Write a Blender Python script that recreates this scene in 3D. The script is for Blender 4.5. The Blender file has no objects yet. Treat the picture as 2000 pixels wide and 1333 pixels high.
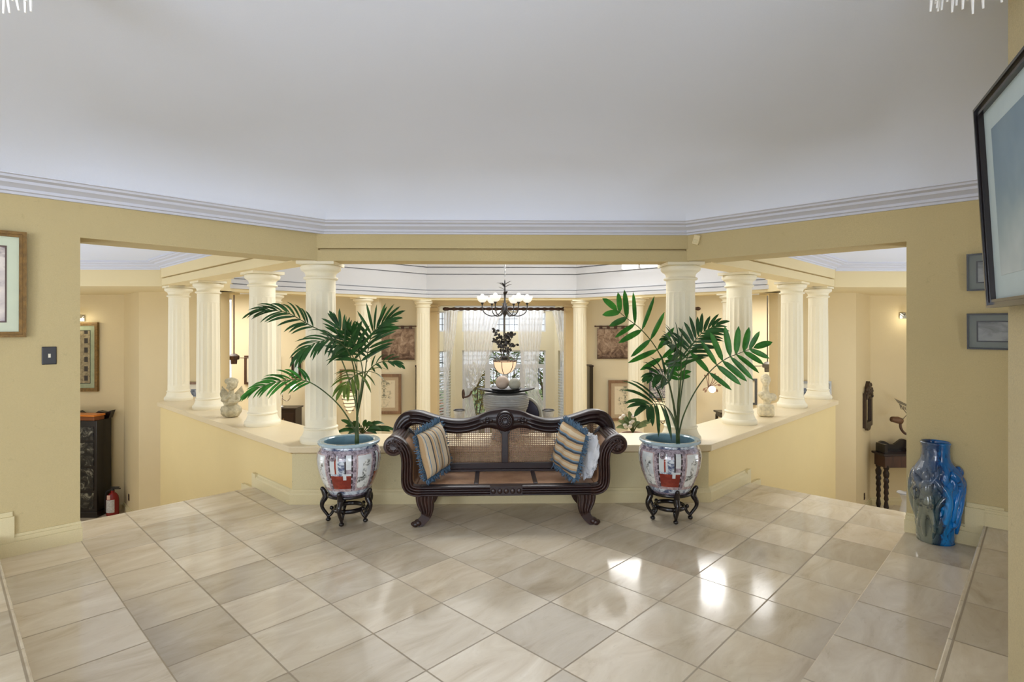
import bpy, bmesh, math, random
from mathutils import Vector, Matrix
random.seed(7)
SC = bpy.context.scene
COL = SC.collection
PI = math.pi
def R(d): return math.radians(d)
# ---------------------------------------------------------------- survey of the place
F_PX = 1085.0; EPS = R(1.056); EYE = 1.55
def ratio(px): return math.tan(math.atan((px - 1000) / F_PX) + EPS)
def P(px, py, Y):                       # point seen at a photo position, at room depth Y
    X = ratio(px) * Y
    D = X * math.sin(EPS) + Y * math.cos(EPS)
    return Vector((X, Y, EYE + (640 - py) / F_PX * D))
def G(px, py, z=0.0):                   # point on a level surface
    D = (EYE - z) * F_PX / (py - 640)
    r = ratio(px)
    Y = D / (r * math.sin(EPS) + math.cos(EPS))
    return Vector((r * Y, Y, z))
def PW(px, py, q, side):                # point on a 45 degree wall, side -1 left, +1 right
    r = ratio(px)
    Y = q / (1 - r) if side < 0 else q / (1 + r)
    return P(px, py, Y)
def pq(p, q, side):                     # diagonal coordinates to x, y
    Y = (p + q) / 2
    X = (p - q) / 2
    return (X, Y) if side < 0 else (-X, Y)
# ---------------------------------------------------------------- materials
def lin(c):
    c = c / 255.0
    return c / 12.92 if c <= 0.04045 else ((c + 0.055) / 1.055) ** 2.4
def rgb(r, g, b): return (lin(r), lin(g), lin(b), 1.0)
class NT:
    def __init__(s, name):
        s.m = bpy.data.materials.new(name); s.m.use_nodes = True
        s.t = s.m.node_tree; s.n = s.t.nodes
        s.b = s.n['Principled BSDF']; s.out = s.n['Material Output']
    def add(s, t, **kw):
        n = s.n.new(t)
        for k, v in kw.items(): setattr(n, k, v)
        return n
    def link(s, a, b): s.t.links.new(a, b)
    def coord(s, kind='Object'):
        return s.add('ShaderNodeTexCoord').outputs[kind]
    def math(s, op, a, b=None, c=None):
        n = s.add('ShaderNodeMath', operation=op)
        for i, v in enumerate((a, b, c)):
            if v is None: continue
            if isinstance(v, (int, float)): n.inputs[i].default_value = v
            else: s.link(v, n.inputs[i])
        return n.outputs[0]
    def noise(s, vec, scale, detail=4, rough=0.6, dist=0.0):
        n = s.add('ShaderNodeTexNoise')
        n.inputs['Scale'].default_value = scale; n.inputs['Detail'].default_value = detail
        n.inputs['Roughness'].default_value = rough; n.inputs['Distortion'].default_value = dist
        s.link(vec, n.inputs['Vector']); return n.outputs['Fac']
    def ramp(s, fac, stops, interp='LINEAR'):
        n = s.add('ShaderNodeValToRGB'); cr = n.color_ramp; cr.interpolation = interp
        while len(cr.elements) < len(stops): cr.elements.new(0.5)
        for e, (p, c) in zip(cr.elements, stops): e.position = p; e.color = c
        s.link(fac, n.inputs['Fac']); return n.outputs['Color']
    def mix(s, fac, a, b, mode='MIX'):
        n = s.add('ShaderNodeMix', data_type='RGBA', blend_type=mode)
        for i, v in ((0, fac), (6, a), (7, b)):
            if isinstance(v, (int, float)): n.inputs[i].default_value = v
            elif isinstance(v, tuple): n.inputs[i].default_value = v
            else: s.link(v, n.inputs[i])
        return n.outputs[2]
    def bump(s, h, strength=0.2, dist=0.01):
        n = s.add('ShaderNodeBump'); n.inputs['Strength'].default_value = strength
        n.inputs['Distance'].default_value = dist
        s.link(h, n.inputs['Height']); s.link(n.outputs[0], s.b.inputs['Normal'])
    def sep(s, vec):
        n = s.add('ShaderNodeSeparateXYZ'); s.link(vec, n.inputs[0]); return n.outputs
    def comb(s, x, y, z):
        n = s.add('ShaderNodeCombineXYZ')
        for i, v in enumerate((x, y, z)):
            if isinstance(v, (int, float)): n.inputs[i].default_value = v
            else: s.link(v, n.inputs[i])
        return n.outputs[0]
    def set(s, color=None, rough=0.5, metal=0.0, **kw):
        if color is not None:
            if isinstance(color, tuple): s.b.inputs['Base Color'].default_value = color
            else: s.link(color, s.b.inputs['Base Color'])
        if isinstance(rough, (int, float)): s.b.inputs['Roughness'].default_value = rough
        else: s.link(rough, s.b.inputs['Roughness'])
        s.b.inputs['Metallic'].default_value = metal
        for k, v in kw.items(): s.b.inputs[k.replace('_', ' ')].default_value = v
        return s.m
def simple(name, c, rough=0.5, metal=0.0, var=0.12, scale=8.0, bump=0.0, bscale=None, **kw):
    t = NT(name); v = t.coord()
    f = t.noise(v, scale, 5)
    d = tuple(x * (1 - var) for x in c[:3]) + (1,)
    e = tuple(min(1, x * (1 + var)) for x in c[:3]) + (1,)
    col = t.ramp(f, [(0.3, d), (0.7, e)])
    if bump:
        t.bump(t.noise(v, bscale or scale * 6, 6), bump, 0.01)
    return t.set(col, rough, metal, **kw)
def glow(name, c, strength):
    t = NT(name)
    f = t.noise(t.coord(), 4.0, 2)
    col = t.ramp(f, [(0.2, c), (0.8, tuple(min(1, x * 1.04) for x in c[:3]) + (1,))])
    t.link(col, t.b.inputs['Emission Color'])
    return t.set(tuple(x*.35 for x in c[:3])+(1,), 0.4, Emission_Strength=strength)
# ---------------------------------------------------------------- mesh building
class MB:
    def __init__(s):
        s.v = []; s.f = []; s.mi = []
    def add(s, verts, faces, mi=0, M=None):
        o = len(s.v)
        for p in verts:
            p = Vector(p)
            s.v.append(M @ p if M else p)
        for f in faces:
            s.f.append(tuple(i + o for i in f)); s.mi.append(mi)
    def box(s, lo, hi, mi=0, M=None):
        x0, y0, z0 = lo; x1, y1, z1 = hi
        v = [(x0,y0,z0),(x1,y0,z0),(x1,y1,z0),(x0,y1,z0),(x0,y0,z1),(x1,y0,z1),(x1,y1,z1),(x0,y1,z1)]
        s.add(v, [(0,3,2,1),(4,5,6,7),(0,1,5,4),(1,2,6,5),(2,3,7,6),(3,0,4,7)], mi, M)
    def prism(s, poly, z0, z1, mi=0, M=None):       # poly in xy
        n = len(poly)
        a = sum(poly[i][0]*poly[(i+1)%n][1]-poly[(i+1)%n][0]*poly[i][1] for i in range(n))
        if a < 0: poly = poly[::-1]
        v = [(x, y, z0) for x, y in poly] + [(x, y, z1) for x, y in poly]
        f = [tuple(range(n-1, -1, -1)), tuple(range(n, 2*n))]
        f += [(i, (i+1)%n, n+(i+1)%n, n+i) for i in range(n)]
        s.add(v, f, mi, M)
    def slab(s, poly, y0, y1, mi=0, M=None):        # poly in xz, thickness along y
        n = len(poly)
        a = sum(poly[i][0]*poly[(i+1)%n][1]-poly[(i+1)%n][0]*poly[i][1] for i in range(n))
        if a < 0: poly = poly[::-1]
        v = [(x, y0, z) for x, z in poly] + [(x, y1, z) for x, z in poly]
        f = [tuple(range(n)), tuple(range(2*n-1, n-1, -1))]
        f += [((i+1)%n, i, n+i, n+(i+1)%n) for i in range(n)]
        s.add(v, f, mi, M)
    def lathe(s, prof, seg=32, mi=0, M=None, fn=None, cap=True):
        n = len(prof); v = []
        for (r, z) in prof:
            for k in range(seg):
                a = 2*PI*k/seg; rr = r if fn is None else fn(r, z, a)
                v.append((rr*math.cos(a), rr*math.sin(a), z))
        f = []
        for i in range(n-1):
            for k in range(seg):
                k2 = (k+1) % seg
                f.append((i*seg+k, i*seg+k2, (i+1)*seg+k2, (i+1)*seg+k))
        if cap:
            if prof[0][0] > 1e-4: f.append(tuple(range(seg-1, -1, -1)))
            if prof[-1][0] > 1e-4: f.append(tuple((n-1)*seg+k for k in range(seg)))
        if callable(mi):
            o = len(s.v); 
            for p in v: s.v.append(M @ Vector(p) if M else Vector(p))
            for q in f:
                c = sum((Vector(v[i]) for i in q), Vector()) / len(q)
                s.f.append(tuple(i+o for i in q)); s.mi.append(mi(c))
        else: s.add(v, f, mi, M)
    def tube(s, pts, rad, seg=8, mi=0, M=None, closed=False, flat=1.0):
        pts = [Vector(p) for p in pts]; n = len(pts)
        rs = rad if isinstance(rad, (list, tuple)) else [rad]*n
        up = None; v = []
        for i, p in enumerate(pts):
            if closed: t = (pts[(i+1)%n]-pts[i-1])
            else: t = pts[min(i+1, n-1)]-pts[max(i-1, 0)]
            t = t.normalized() if t.length > 1e-9 else Vector((0,0,1))
            if up is None:
                up = Vector((0,0,1)) if abs(t.z) < 0.9 else Vector((0,1,0))
            u = (up - t*up.dot(t))
            u = u.normalized() if u.length > 1e-6 else t.orthogonal().normalized()
            up = u; w = t.cross(u)
            for k in range(seg):
                a = 2*PI*k/seg
                v.append(p + (u*math.cos(a)*flat + w*math.sin(a))*rs[i])
        f = []
        for i in range(n if closed else n-1):
            j = (i+1) % n
            for k in range(seg):
                k2 = (k+1) % seg
                f.append((i*seg+k, i*seg+k2, j*seg+k2, j*seg+k))
        if not closed:
            f.append(tuple(range(seg-1, -1, -1))); f.append(tuple((n-1)*seg+k for k in range(seg)))
        s.add(v, f, mi, M)
    def bar(s, a, b, r, seg=8, mi=0, M=None): s.tube([a, b], r, seg, mi, M)
    def ball(s, c, r, seg=16, rings=10, mi=0, M=None, fn=None):
        sc = r if isinstance(r, (tuple, list)) else (r, r, r)
        v = [(0,0,-1)]; 
        for i in range(1, rings):
            t = PI*i/rings - PI/2
            for k in range(seg):
                a = 2*PI*k/seg
                v.append((math.cos(t)*math.cos(a), math.cos(t)*math.sin(a), math.sin(t)))
        v.append((0,0,1))
        f = [(0, 1+(k+1)%seg, 1+k) for k in range(seg)]
        for i in range(rings-2):
            for k in range(seg):
                a0 = 1+i*seg+k; a1 = 1+i*seg+(k+1)%seg
                f.append((a0, a1, a1+seg, a0+seg))
        L = len(v)-1; b = 1+(rings-2)*seg
        f += [(b+k, b+(k+1)%seg, L) for k in range(seg)]
        o = []
        for p in v:
            p = Vector(p); k = fn(p) if fn else 1.0
            o.append(Vector((c[0]+p.x*sc[0]*k, c[1]+p.y*sc[1]*k, c[2]+p.z*sc[2]*k)))
        s.add(o, f, mi, M)
    def grid(s, fn, nu, nv, mi=0, M=None, closed_u=False):
        v = [fn(i/(nu if closed_u else nu-1), j/(nv-1)) for j in range(nv) for i in range(nu)]
        f = []
        for j in range(nv-1):
            for i in range(nu if closed_u else nu-1):
                i2 = (i+1) % nu
                f.append((j*nu+i, j*nu+i2, (j+1)*nu+i2, (j+1)*nu+i))
        s.add(v, f, mi, M)
    def sweep(s, path, prof, closed=False, mi=0, ends=True):
        # prof: closed loop of (offset to the right of the path direction, z)
        n = len(path); rows = []
        for (d, z) in prof:
            rows.append([(x, y, z) for x, y in offset(path, d, closed)])
        m = len(prof); v = [rows[j][i] for i in range(n) for j in range(m)]
        f = []
        for i in range(n if closed else n-1):
            i2 = (i+1) % n
            for j in range(m):
                j2 = (j+1) % m
                f.append((i*m+j, i*m+j2, i2*m+j2, i2*m+j))
        if not closed and ends:
            f.append(tuple(range(m-1, -1, -1))); f.append(tuple((n-1)*m+j for j in range(m)))
        s.add(v, f, mi)
def offset(path, d, closed=False):
    n = len(path); out = []
    for i in range(n):
        p = Vector(path[i])
        def nr(a, b):
            t = (Vector(b)-Vector(a)).normalized(); return Vector((t.y, -t.x))
        if closed or 0 < i < n-1:
            a = nr(path[i-1], path[i]); b = nr(path[i], path[(i+1) % n])
            m = (a+b); m = m / max(1e-6, m.dot(a)) if m.length > 1e-6 else a
        elif i == 0: m = nr(path[0], path[1])
        else: m = nr(path[-2], path[-1])
        q = p + m*d; out.append((q.x, q.y))
    return out
def obj(name, mb, mats, parent=None, smooth=None, bevel=0.0, seg=2, subsurf=0, recalc=True, solid=0.0):
    me = bpy.data.meshes.new(name)
    me.from_pydata([tuple(p) for p in mb.v], [], mb.f)
    mats = mats if isinstance(mats, (list, tuple)) else [mats]
    for m in mats: me.materials.append(m)
    if len(mats) > 1: me.polygons.foreach_set('material_index', mb.mi)
    if recalc:
        bm = bmesh.new(); bm.from_mesh(me)
        bmesh.ops.recalc_face_normals(bm, faces=bm.faces)
        bm.to_mesh(me); bm.free()
    if smooth:
        me.polygons.foreach_set('use_smooth', [True]*len(me.polygons))
        if smooth is not True: me.set_sharp_from_angle(angle=R(smooth))
    o = bpy.data.objects.new(name, me); COL.objects.link(o)
    if parent: o.parent = parent
    if solid:
        md = o.modifiers.new('Solidify', 'SOLIDIFY'); md.thickness = solid; md.offset = 0
    if bevel:
        md = o.modifiers.new('Bevel', 'BEVEL'); md.width = bevel; md.segments = seg
        md.limit_method = 'ANGLE'; md.angle_limit = R(35)
    if subsurf:
        md = o.modifiers.new('Subdivision', 'SUBSURF'); md.levels = subsurf; md.render_levels = subsurf
    return o
def tag(o, label=None, cat=None, group=None, kind=None):
    if label: o['label'] = label
    if cat: o['category'] = cat
    if group: o['group'] = group
    if kind: o['kind'] = kind
    return o
def thing(name, label, cat, loc=(0,0,0), rotz=0.0, group=None, kind='thing', tilt=0.0):
    o = bpy.data.objects.new(name, None); COL.objects.link(o)
    o.empty_display_size = 0.1
    o.location = loc; o.rotation_euler = (tilt, 0, rotz)
    return tag(o, label, cat, group, kind)
def struct(name, mb, m, label=None, **kw):
    o = obj(name, mb, m, **kw); o['kind'] = 'structure'
    if label: o['label'] = label
    return o
def copy_tree(o, parent=None):
    c = o.copy(); COL.objects.link(c)
    if parent: c.parent = parent
    for ch in list(o.children): copy_tree(ch, c)
    return c
def smoothpath(pts, n=6):               # Catmull-Rom through the given points
    pts = [Vector(p) for p in pts]; out = []
    for i in range(len(pts)-1):
        p0 = pts[max(i-1, 0)]; p1 = pts[i]; p2 = pts[i+1]; p3 = pts[min(i+2, len(pts)-1)]
        for k in range(n):
            t = k/n
            out.append(0.5*((2*p1)+(p2-p0)*t+(2*p0-5*p1+4*p2-p3)*t*t+(3*p1-p0-3*p2+p3)*t**3))
    out.append(pts[-1]); return out
def TR(x=0, y=0, z=0, rx=0, ry=0, rz=0):
    return Matrix.Translation((x, y, z)) @ Matrix.Rotation(rz, 4, 'Z') @ Matrix.Rotation(ry, 4, 'Y') @ Matrix.Rotation(rx, 4, 'X')
# ---------------------------------------------------------------- surfaces
def plaster(name, c, var=0.1, rough=0.85, bump=0.35, specks=0.25):
    t = NT(name); v = t.coord()
    big = t.noise(v, 1.3, 5, 0.6); fine = t.noise(v, 60, 6, 0.7)
    d = tuple(x*(1-var) for x in c[:3])+(1,); e = tuple(min(1, x*(1+var*0.7)) for x in c[:3])+(1,)
    col = t.ramp(big, [(0.3, d), (0.72, e)])
    gr = t.noise(v, 170, 3, 0.7)
    col = t.mix(t.ramp(gr, [(0.35, (0,0,0,1)), (0.65, (1,1,1,1))]), tuple(x*(1-var*1.1) for x in c[:3])+(1,), col)
    sp = t.noise(v, 22, 8, 0.75)
    k = t.ramp(sp, [(0.60, (0,0,0,1)), (0.74, (1,1,1,1))])
    col = t.mix(t.math('MULTIPLY', k, specks), col, tuple(x*0.42 for x in c[:3])+(1,))
    t.bump(fine, bump, 0.004)
    return t.set(col, rough)
def travertine():
    t = NT('travertine_tiles'); v = t.coord(); x, y, z = t.sep(v)[:3]
    S = 0.617
    u = t.math('DIVIDE', t.math('SUBTRACT', t.math('ADD', x, y), 1.556), S)
    w = t.math('DIVIDE', t.math('SUBTRACT', t.math('SUBTRACT', y, x), 1.62), S)
    iu = t.math('FLOOR', u); iw = t.math('FLOOR', w)
    wn = t.add('ShaderNodeTexWhiteNoise', noise_dimensions='3D')
    t.link(t.comb(iu, iw, 3.3), wn.inputs['Vector'])
    tone = wn.outputs['Value']
    # veins run along each tile's own direction
    off = t.add('ShaderNodeVectorMath', operation='SCALE'); t.link(wn.outputs['Color'], off.inputs[0]); off.inputs['Scale'].default_value = 20
    uv = t.comb(t.math('MULTIPLY', u, 0.55), t.math('MULTIPLY', w, 1.5), 0)
    va = t.add('ShaderNodeVectorMath', operation='ADD'); t.link(uv, va.inputs[0]); t.link(off.outputs[0], va.inputs[1])
    n1 = t.noise(va.outputs[0], 1.7, 8, 0.62, 0.9); n2 = t.noise(va.outputs[0], 9, 6, 0.7, 0.5); n3 = t.noise(v, 55, 3, 0.6)
    base = t.ramp(n1, [(0.24, rgb(190,174,148)), (0.42, rgb(210,196,172)), (0.56, rgb(218,206,184)), (0.74, rgb(230,220,201))])
    pits = t.ramp(n2, [(0.60, (0,0,0,1)), (0.75, (1,1,1,1))])
    base = t.mix(t.math('MULTIPLY', pits, 0.35), base, rgb(165,146,118))
    tn = t.ramp(tone, [(0.0, (0.76,0.75,0.74,1)), (0.12, (0.86,0.855,0.85,1)), (0.35, (0.97,0.97,0.965,1)), (1.0, (1.05,1.04,1.02,1))])
    base = t.mix(1.0, base, tn, 'MULTIPLY')
    fu = t.math('FRACT', u); fw = t.math('FRACT', w)
    g = 0.010
    def edge(f): return t.math('LESS_THAN', t.math('MINIMUM', f, t.math('SUBTRACT', 1.0, f)), g)
    gr = t.math('MAXIMUM', edge(fu), edge(fw))
    col = t.mix(t.math('MULTIPLY', gr, 0.6), base, rgb(120,103,78))
    rough = t.math('ADD', t.math('ADD', t.math('MULTIPLY', n1, 0.14), t.math('MULTIPLY', gr, 0.4)), 0.045)
    t.bump(t.math('SUBTRACT', t.math('MULTIPLY', n3, 0.05), gr), 0.12, 0.003)
    return t.set(col, rough, Specular_IOR_Level=0.42)
def wood(name, c1, c2, rough=0.35, scale=3.0, axis='X'):
    t = NT(name); v = t.coord(); x, y, z = t.sep(v)[:3]
    k = {'X': (0.6, 6, 6), 'Y': (6, 0.6, 6), 'Z': (6, 6, 0.6)}[axis]
    q = t.comb(t.math('MULTIPLY', x, k[0]), t.math('MULTIPLY', y, k[1]), t.math('MULTIPLY', z, k[2]))
    n = t.noise(q, scale, 6, 0.65, 0.6)
    t.bump(n, 0.08, 0.004)
    return t.set(t.ramp(n, [(0.3, c1), (0.7, c2)]), rough)
def cane(name, ax='x', pitch=0.016, c1=rgb(116,84,60), c2=rgb(156,120,90)):
    # woven cane: open square holes between strands
    t = NT(name); v = t.coord(); s = t.sep(v)
    a = {'x': 0, 'y': 1, 'z': 2}
    u = s[a[ax[0]]]; w = s[a[ax[1]]]
    def st(q):
        f = t.math('FRACT', t.math('DIVIDE', q, pitch)); return t.math('LESS_THAN', t.math('ABSOLUTE', t.math('SUBTRACT', f, 0.5)), 0.305)
    hole = t.math('MULTIPLY', st(u), st(w))
    n = t.noise(v, 40, 4)
    col = t.ramp(n, [(0.3, c1), (0.7, c2)])
    t.set(col, 0.55)
    tr = t.add('ShaderNodeBsdfTransparent'); mx = t.add('ShaderNodeMixShader')
    t.link(hole, mx.inputs[0]); t.link(t.b.outputs[0], mx.inputs[1]); t.link(tr.outputs[0], mx.inputs[2])
    t.link(mx.outputs[0], t.out.inputs['Surface'])
    return t.m
def weave(name, axes, pitch, c1, c2):   # closed woven cane
    t = NT(name); v = t.coord(); s = t.sep(v); a = {'x': 0, 'y': 1, 'z': 2}
    u = t.math('SINE', t.math('MULTIPLY', s[a[axes[0]]], 2*PI/pitch)); w = t.math('SINE', t.math('MULTIPLY', s[a[axes[1]]], 2*PI/pitch))
    h = t.math('MULTIPLY', u, w)
    f = t.math('ADD', t.math('MULTIPLY', h, 0.25), t.noise(v, 9, 4))
    t.bump(h, 0.25, 0.002)
    return t.set(t.ramp(f, [(0.25, c1), (0.75, c2)]), 0.5)
def foliage(name, c1, c2, rough=0.42):
    t = NT(name); v = t.coord(); n = t.noise(v, 9, 4)
    return t.set(t.ramp(n, [(0.3, c1), (0.72, c2)]), rough, Specular_IOR_Level=0.3)
M = {}
M['tile'] = travertine()
M['hall'] = plaster('tan_plaster', rgb(199,181,134), 0.08, 0.85, 0.4, 0.3)
M['hall_near'] = plaster('rough_tan_plaster', rgb(214,200,160), 0.1, 0.9, 0.8, 0.55)
M['cream'] = plaster('cream_plaster', rgb(228,211,166), 0.04, 0.8, 0.12, 0.05)
M['cream_far'] = plaster('pale_cream_plaster', rgb(228,218,190), 0.04, 0.8, 0.1, 0.03)
M['bay'] = plaster('bay_plaster', rgb(222,212,182), 0.05, 0.8, 0.1, 0.03)
M['peach'] = plaster('peach_plaster', rgb(224,202,158), 0.05, 0.8, 0.1, 0.03)
M['parapet'] = plaster('yellow_plaster', rgb(224,202,146), 0.05, 0.8, 0.15, 0.08)
M['alcove'] = plaster('alcove_plaster', rgb(222,204,162), 0.05, 0.8, 0.15, 0.08)
M['stone_col'] = plaster('cream_column_stone', rgb(240,232,206), 0.05, 0.6, 0.06, 0.03)
M['cap'] = plaster('polished_cap_stone', rgb(228,210,172), 0.08, 0.35, 0.08, 0.1)
M['pedestal'] = plaster('pitted_coral_stone', rgb(216,203,160), 0.08, 0.85, 0.5, 0.6)
M['base'] = plaster('limestone_skirting', rgb(218,204,160), 0.07, 0.6, 0.1, 0.12)
M['ceil'] = plaster('ceiling_white', rgb(224,231,248), 0.015, 0.9, 0.12, 0.0)
M['white'] = plaster('white_plaster', rgb(206,207,210), 0.015, 0.7, 0.05, 0.0)
M['crown'] = plaster('crown_white', rgb(206,209,222), 0.02, 0.7, 0.05, 0.0)
M['mahog'] = wood('dark_mahogany', rgb(22,11,11), rgb(44,23,21), 0.34, 3, 'X')
M['mahogv'] = wood('dark_mahogany_upright', rgb(22,11,11), rgb(44,23,21), 0.34, 3, 'Z')
M['arm'] = wood('worn_mahogany', rgb(32,17,14), rgb(60,35,28), 0.36, 3, 'Y')
M['ebony'] = wood('black_lacquer_wood', rgb(13,10,11), rgb(34,25,24), 0.22, 2, 'Z')
M['cane_back'] = cane('open_cane', 'xz')
M['cane_seat'] = weave('seat_cane', 'xy', 0.014, rgb(146,108,80), rgb(192,152,118))
M['cane_arm'] = weave('arm_cane', 'yz', 0.014, rgb(112,80,54), rgb(158,120,86))
M['iron'] = simple('dark_iron', rgb(58,56,56), 0.4, 0.6)
M['brown'] = wood('brown_wood', rgb(52,32,24), rgb(86,56,42), 0.4, 3, 'Z')
M['chrome'] = simple('bright_nickel', rgb(200,200,200), 0.15, 1.0, 0.05)
M['black'] = simple('satin_black', rgb(22,20,20), 0.4)
M['gold'] = simple('gilt_wood', rgb(122,92,44), 0.4, 0.35, 0.35, 30, 0.3)
M['paper'] = simple('cream_paper', rgb(226,220,200), 0.7, 0, 0.04)
M['sheer'] = None
def sheer():
    t = NT('sheer_white_voile'); x, y, z = t.sep(t.coord())[:3]
    n = t.noise(t.comb(t.math('MULTIPLY', x, 38), 0, t.math('MULTIPLY', z, 0.05)), 1.0, 3)
    a = t.ramp(n, [(0.3, (0.52,0.52,0.52,1)), (0.7, (0.80,0.80,0.80,1))])
    t.set(rgb(250,250,252), 0.8)
    tl = t.add('ShaderNodeBsdfTranslucent'); tl.inputs['Color'].default_value = rgb(252,252,253)
    m0 = t.add('ShaderNodeMixShader'); m0.inputs[0].default_value = 0.5
    t.link(t.b.outputs[0], m0.inputs[1]); t.link(tl.outputs[0], m0.inputs[2])
    tr = t.add('ShaderNodeBsdfTransparent'); m1 = t.add('ShaderNodeMixShader')
    t.link(a, m1.inputs[0]); t.link(tr.outputs[0], m1.inputs[1]); t.link(m0.outputs[0], m1.inputs[2])
    t.link(m1.outputs[0], t.out.inputs['Surface']); return t.m
M['sheer'] = sheer()
def glass():
    t = NT('window_glass'); t.noise(t.coord(), 1.0)
    tr = t.add('ShaderNodeBsdfTransparent'); tr.inputs['Color'].default_value = (0.97,0.98,0.98,1)
    gl = t.add('ShaderNodeBsdfGlossy'); gl.inputs['Roughness'].default_value = 0.02
    mx = t.add('ShaderNodeMixShader'); mx.inputs[0].default_value = 0.05
    t.link(tr.outputs[0], mx.inputs[1]); t.link(gl.outputs[0], mx.inputs[2])
    t.link(mx.outputs[0], t.out.inputs['Surface']); return t.m
M['glass'] = glass()
# ---------------------------------------------------------------- the setting
QL, QR = 6.49, 6.57              # diagonal hall walls
EL, ER = 7.85, 7.97              # landing edges where the stairs go down
S1L, S1R, S2L, S2R = 0.945, 1.0, 0.345, 0.415   # edges of the two upper steps
H1, H2 = 0.147, 0.29
PK = 3.07                        # parapet face
LOW = -1.7
def wallq(side): return QL if side < 0 else QR
def cross(a, b):                 # X where X+Y=a and Y-X=b
    return ((a-b)/2, (a+b)/2)
FA, FB = (-1.84, 4.91), (1.84, 4.91)
# landing
m = MB()
m.prism([cross(S1L-0.03, S1R-0.03), pq(S1R-0.03, ER, 1), pq(PK-0.02, ER, 1), (1.86, 4.93), (-1.86, 4.93), pq(PK-0.02, EL, -1), pq(S1L-0.03, EL, -1)], LOW, 0.0)
struct('floor', m, M['tile'])
m = MB()   # first step up, both wings
for a, b, c, q, sd, e in ((S1L, S2L, S1R, QL, -1, 0), (S1R, S2R, S1L, QR, 1, 0)):
    i1 = cross(S1L, S1R); i2 = cross(S2L-0.02, S2R-0.02)
    m.prism([i1, pq(a, q+0.2, sd), pq(b-0.02, q+0.2, sd), i2], 0.001, H1)
struct('floor_step', m, M['tile'], bevel=0.006)
m = MB()
i2 = cross(S2L, S2R)
m.prism([i2, pq(S2L, QL+0.2, -1), pq(-0.6, QL+0.2, -1), (-3.7, -4.2), (3.7, -4.2), pq(-0.6, QR+0.2, 1), pq(S2R, QR+0.2, 1)], 0.0, H2)
struct('floor_upper', m, M['tile'], bevel=0.006)
# stairs down on both sides
for sd, q0, nm in ((-1, EL, 'left'), (1, ER, 'right')):
    m = MB()
    for k in range(10):
        a = q0 + 0.375*k; z = -0.1545*(k+1)
        m.prism([pq(0.3, a-0.02, sd), pq(PK, a-0.02, sd), pq(PK, a+0.395, sd), pq(0.3, a+0.395, sd)], LOW, z)
    struct('floor_stair_'+nm, m, M['tile'])
m = MB(); m.box((-10, 4.5, LOW-0.1), (10, 14.7, LOW)); struct('floor_lower', m, M['tile'])
# parapet: front pedestal and two diagonal half walls
PATH = [(-4.75, 8.36), (-4.75, 7.82), FA, FB, (4.75, 7.82), (4.75, 8.36)]
IN = offset(PATH, -0.5)
m = MB(); m.prism([PATH[2], PATH[3], IN[3], IN[2]], LOW+0.01, 0.44); struct('wall_front', m, M['pedestal'])
for a, nm in ((0, 'left'), (3, 'right')):
    m = MB()
    for i in (a, a+1): m.prism([PATH[i], PATH[i+1], IN[i+1], IN[i]], LOW+0.01, 0.44)
    struct('wall_parapet_'+nm, m, M['parapet'])
m = MB()
m.sweep(PATH, [(-0.012, 0.440), (-0.012, 0.453), (0.034, 0.456), (0.036, 0.505), (0.03, 0.513), (-0.53, 0.513), (-0.535, 0.440)])
struct('trim_1', m, M['cap'], bevel=0.004)
# skirting of pedestal and half walls
skp = [(0, 0), (0.03, 0), (0.03, 0.085), (0.024, 0.1), (0.012, 0.112), (0.01, 0.125), (0, 0.13)]
m = MB(); m.sweep([pq(PK, EL-0.06, -1), FA, FB, pq(PK, ER-0.06, 1)], [(d, z+0.001) for d, z in skp]); struct('baseboard_front', m, M['base'])
for sd, q0, nm in ((-1, EL, 'left'), (1, ER, 'right')):
    m = MB()
    for k in range(10):
        a = q0 + 0.375*k; z = -0.1545*(k+1)
        b = a + 0.375
        pr = [pq(PK-0.042, a-0.06, sd), pq(PK+0.01, a-0.06, sd), pq(PK+0.01, b-0.06, sd), pq(PK-0.042, b-0.06, sd)]
        m.prism(pr, z, z + 0.14)
        pr = [pq(PK-0.042, a-0.06, sd), pq(PK+0.01, a-0.06, sd), pq(PK+0.01, a+0.06, sd), pq(PK-0.042, a+0.06, sd)]
        m.prism(pr, z, z + 0.285)
    struct('baseboard_stair_'+nm, m, M['base'])
# hall walls with the two stair openings
TOPW = 2.62
for sd, q, s1, s2, nm in ((-1, QL, S1L, S2L, 'left'), (1, QR, S1R, S2R, 'right')):
    m = MB(); j = s1 - 0.01
    m.prism([pq(-0.6, q, sd), pq(j, q, sd), pq(j, q+0.46, sd), pq(-0.6, q+0.46, sd)], 0.0, TOPW)
    e = (-1.615, 4.92) if sd < 0 else (1.645, 4.92)
    pe = e[0]+e[1] if sd < 0 else e[1]-e[0]
    m.prism([pq(j, q, sd), e, (e[0], 5.18), pq(pe+0.05, q+0.46, sd), pq(j, q+0.46, sd)], 2.143, TOPW)
    struct('wall_'+nm, m, M['hall'])
    # skirting that climbs with the steps
    m = MB()
    def bd(p0, p1, z0, z1, d=0.03):
        m.prism([pq(p0, q-d*1.414, sd), pq(p1, q-d*1.414, sd), pq(p1, q+0.01, sd), pq(p0, q+0.01, sd)], z0, z1)
    bd(s2-0.13, s1+0.002, H1, H1+0.085); bd(s2-0.13, s1-0.004, H1+0.085, H1+0.112, 0.02); bd(s2+0.12, s1-0.006, H1+0.112, H1+0.128, 0.01)
    bd(s2-0.14, s2+0.13, H1, H2+0.10, 0.025); bd(s2-0.14, s2+0.12, H2+0.10, H2+0.128, 0.012)
    bd(-0.6, s2-0.01, H2, H2+0.085); bd(-0.6, s2-0.01, H2+0.085, H2+0.112, 0.02)
    struct('baseboard_'+nm, m, M['base'])
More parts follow.
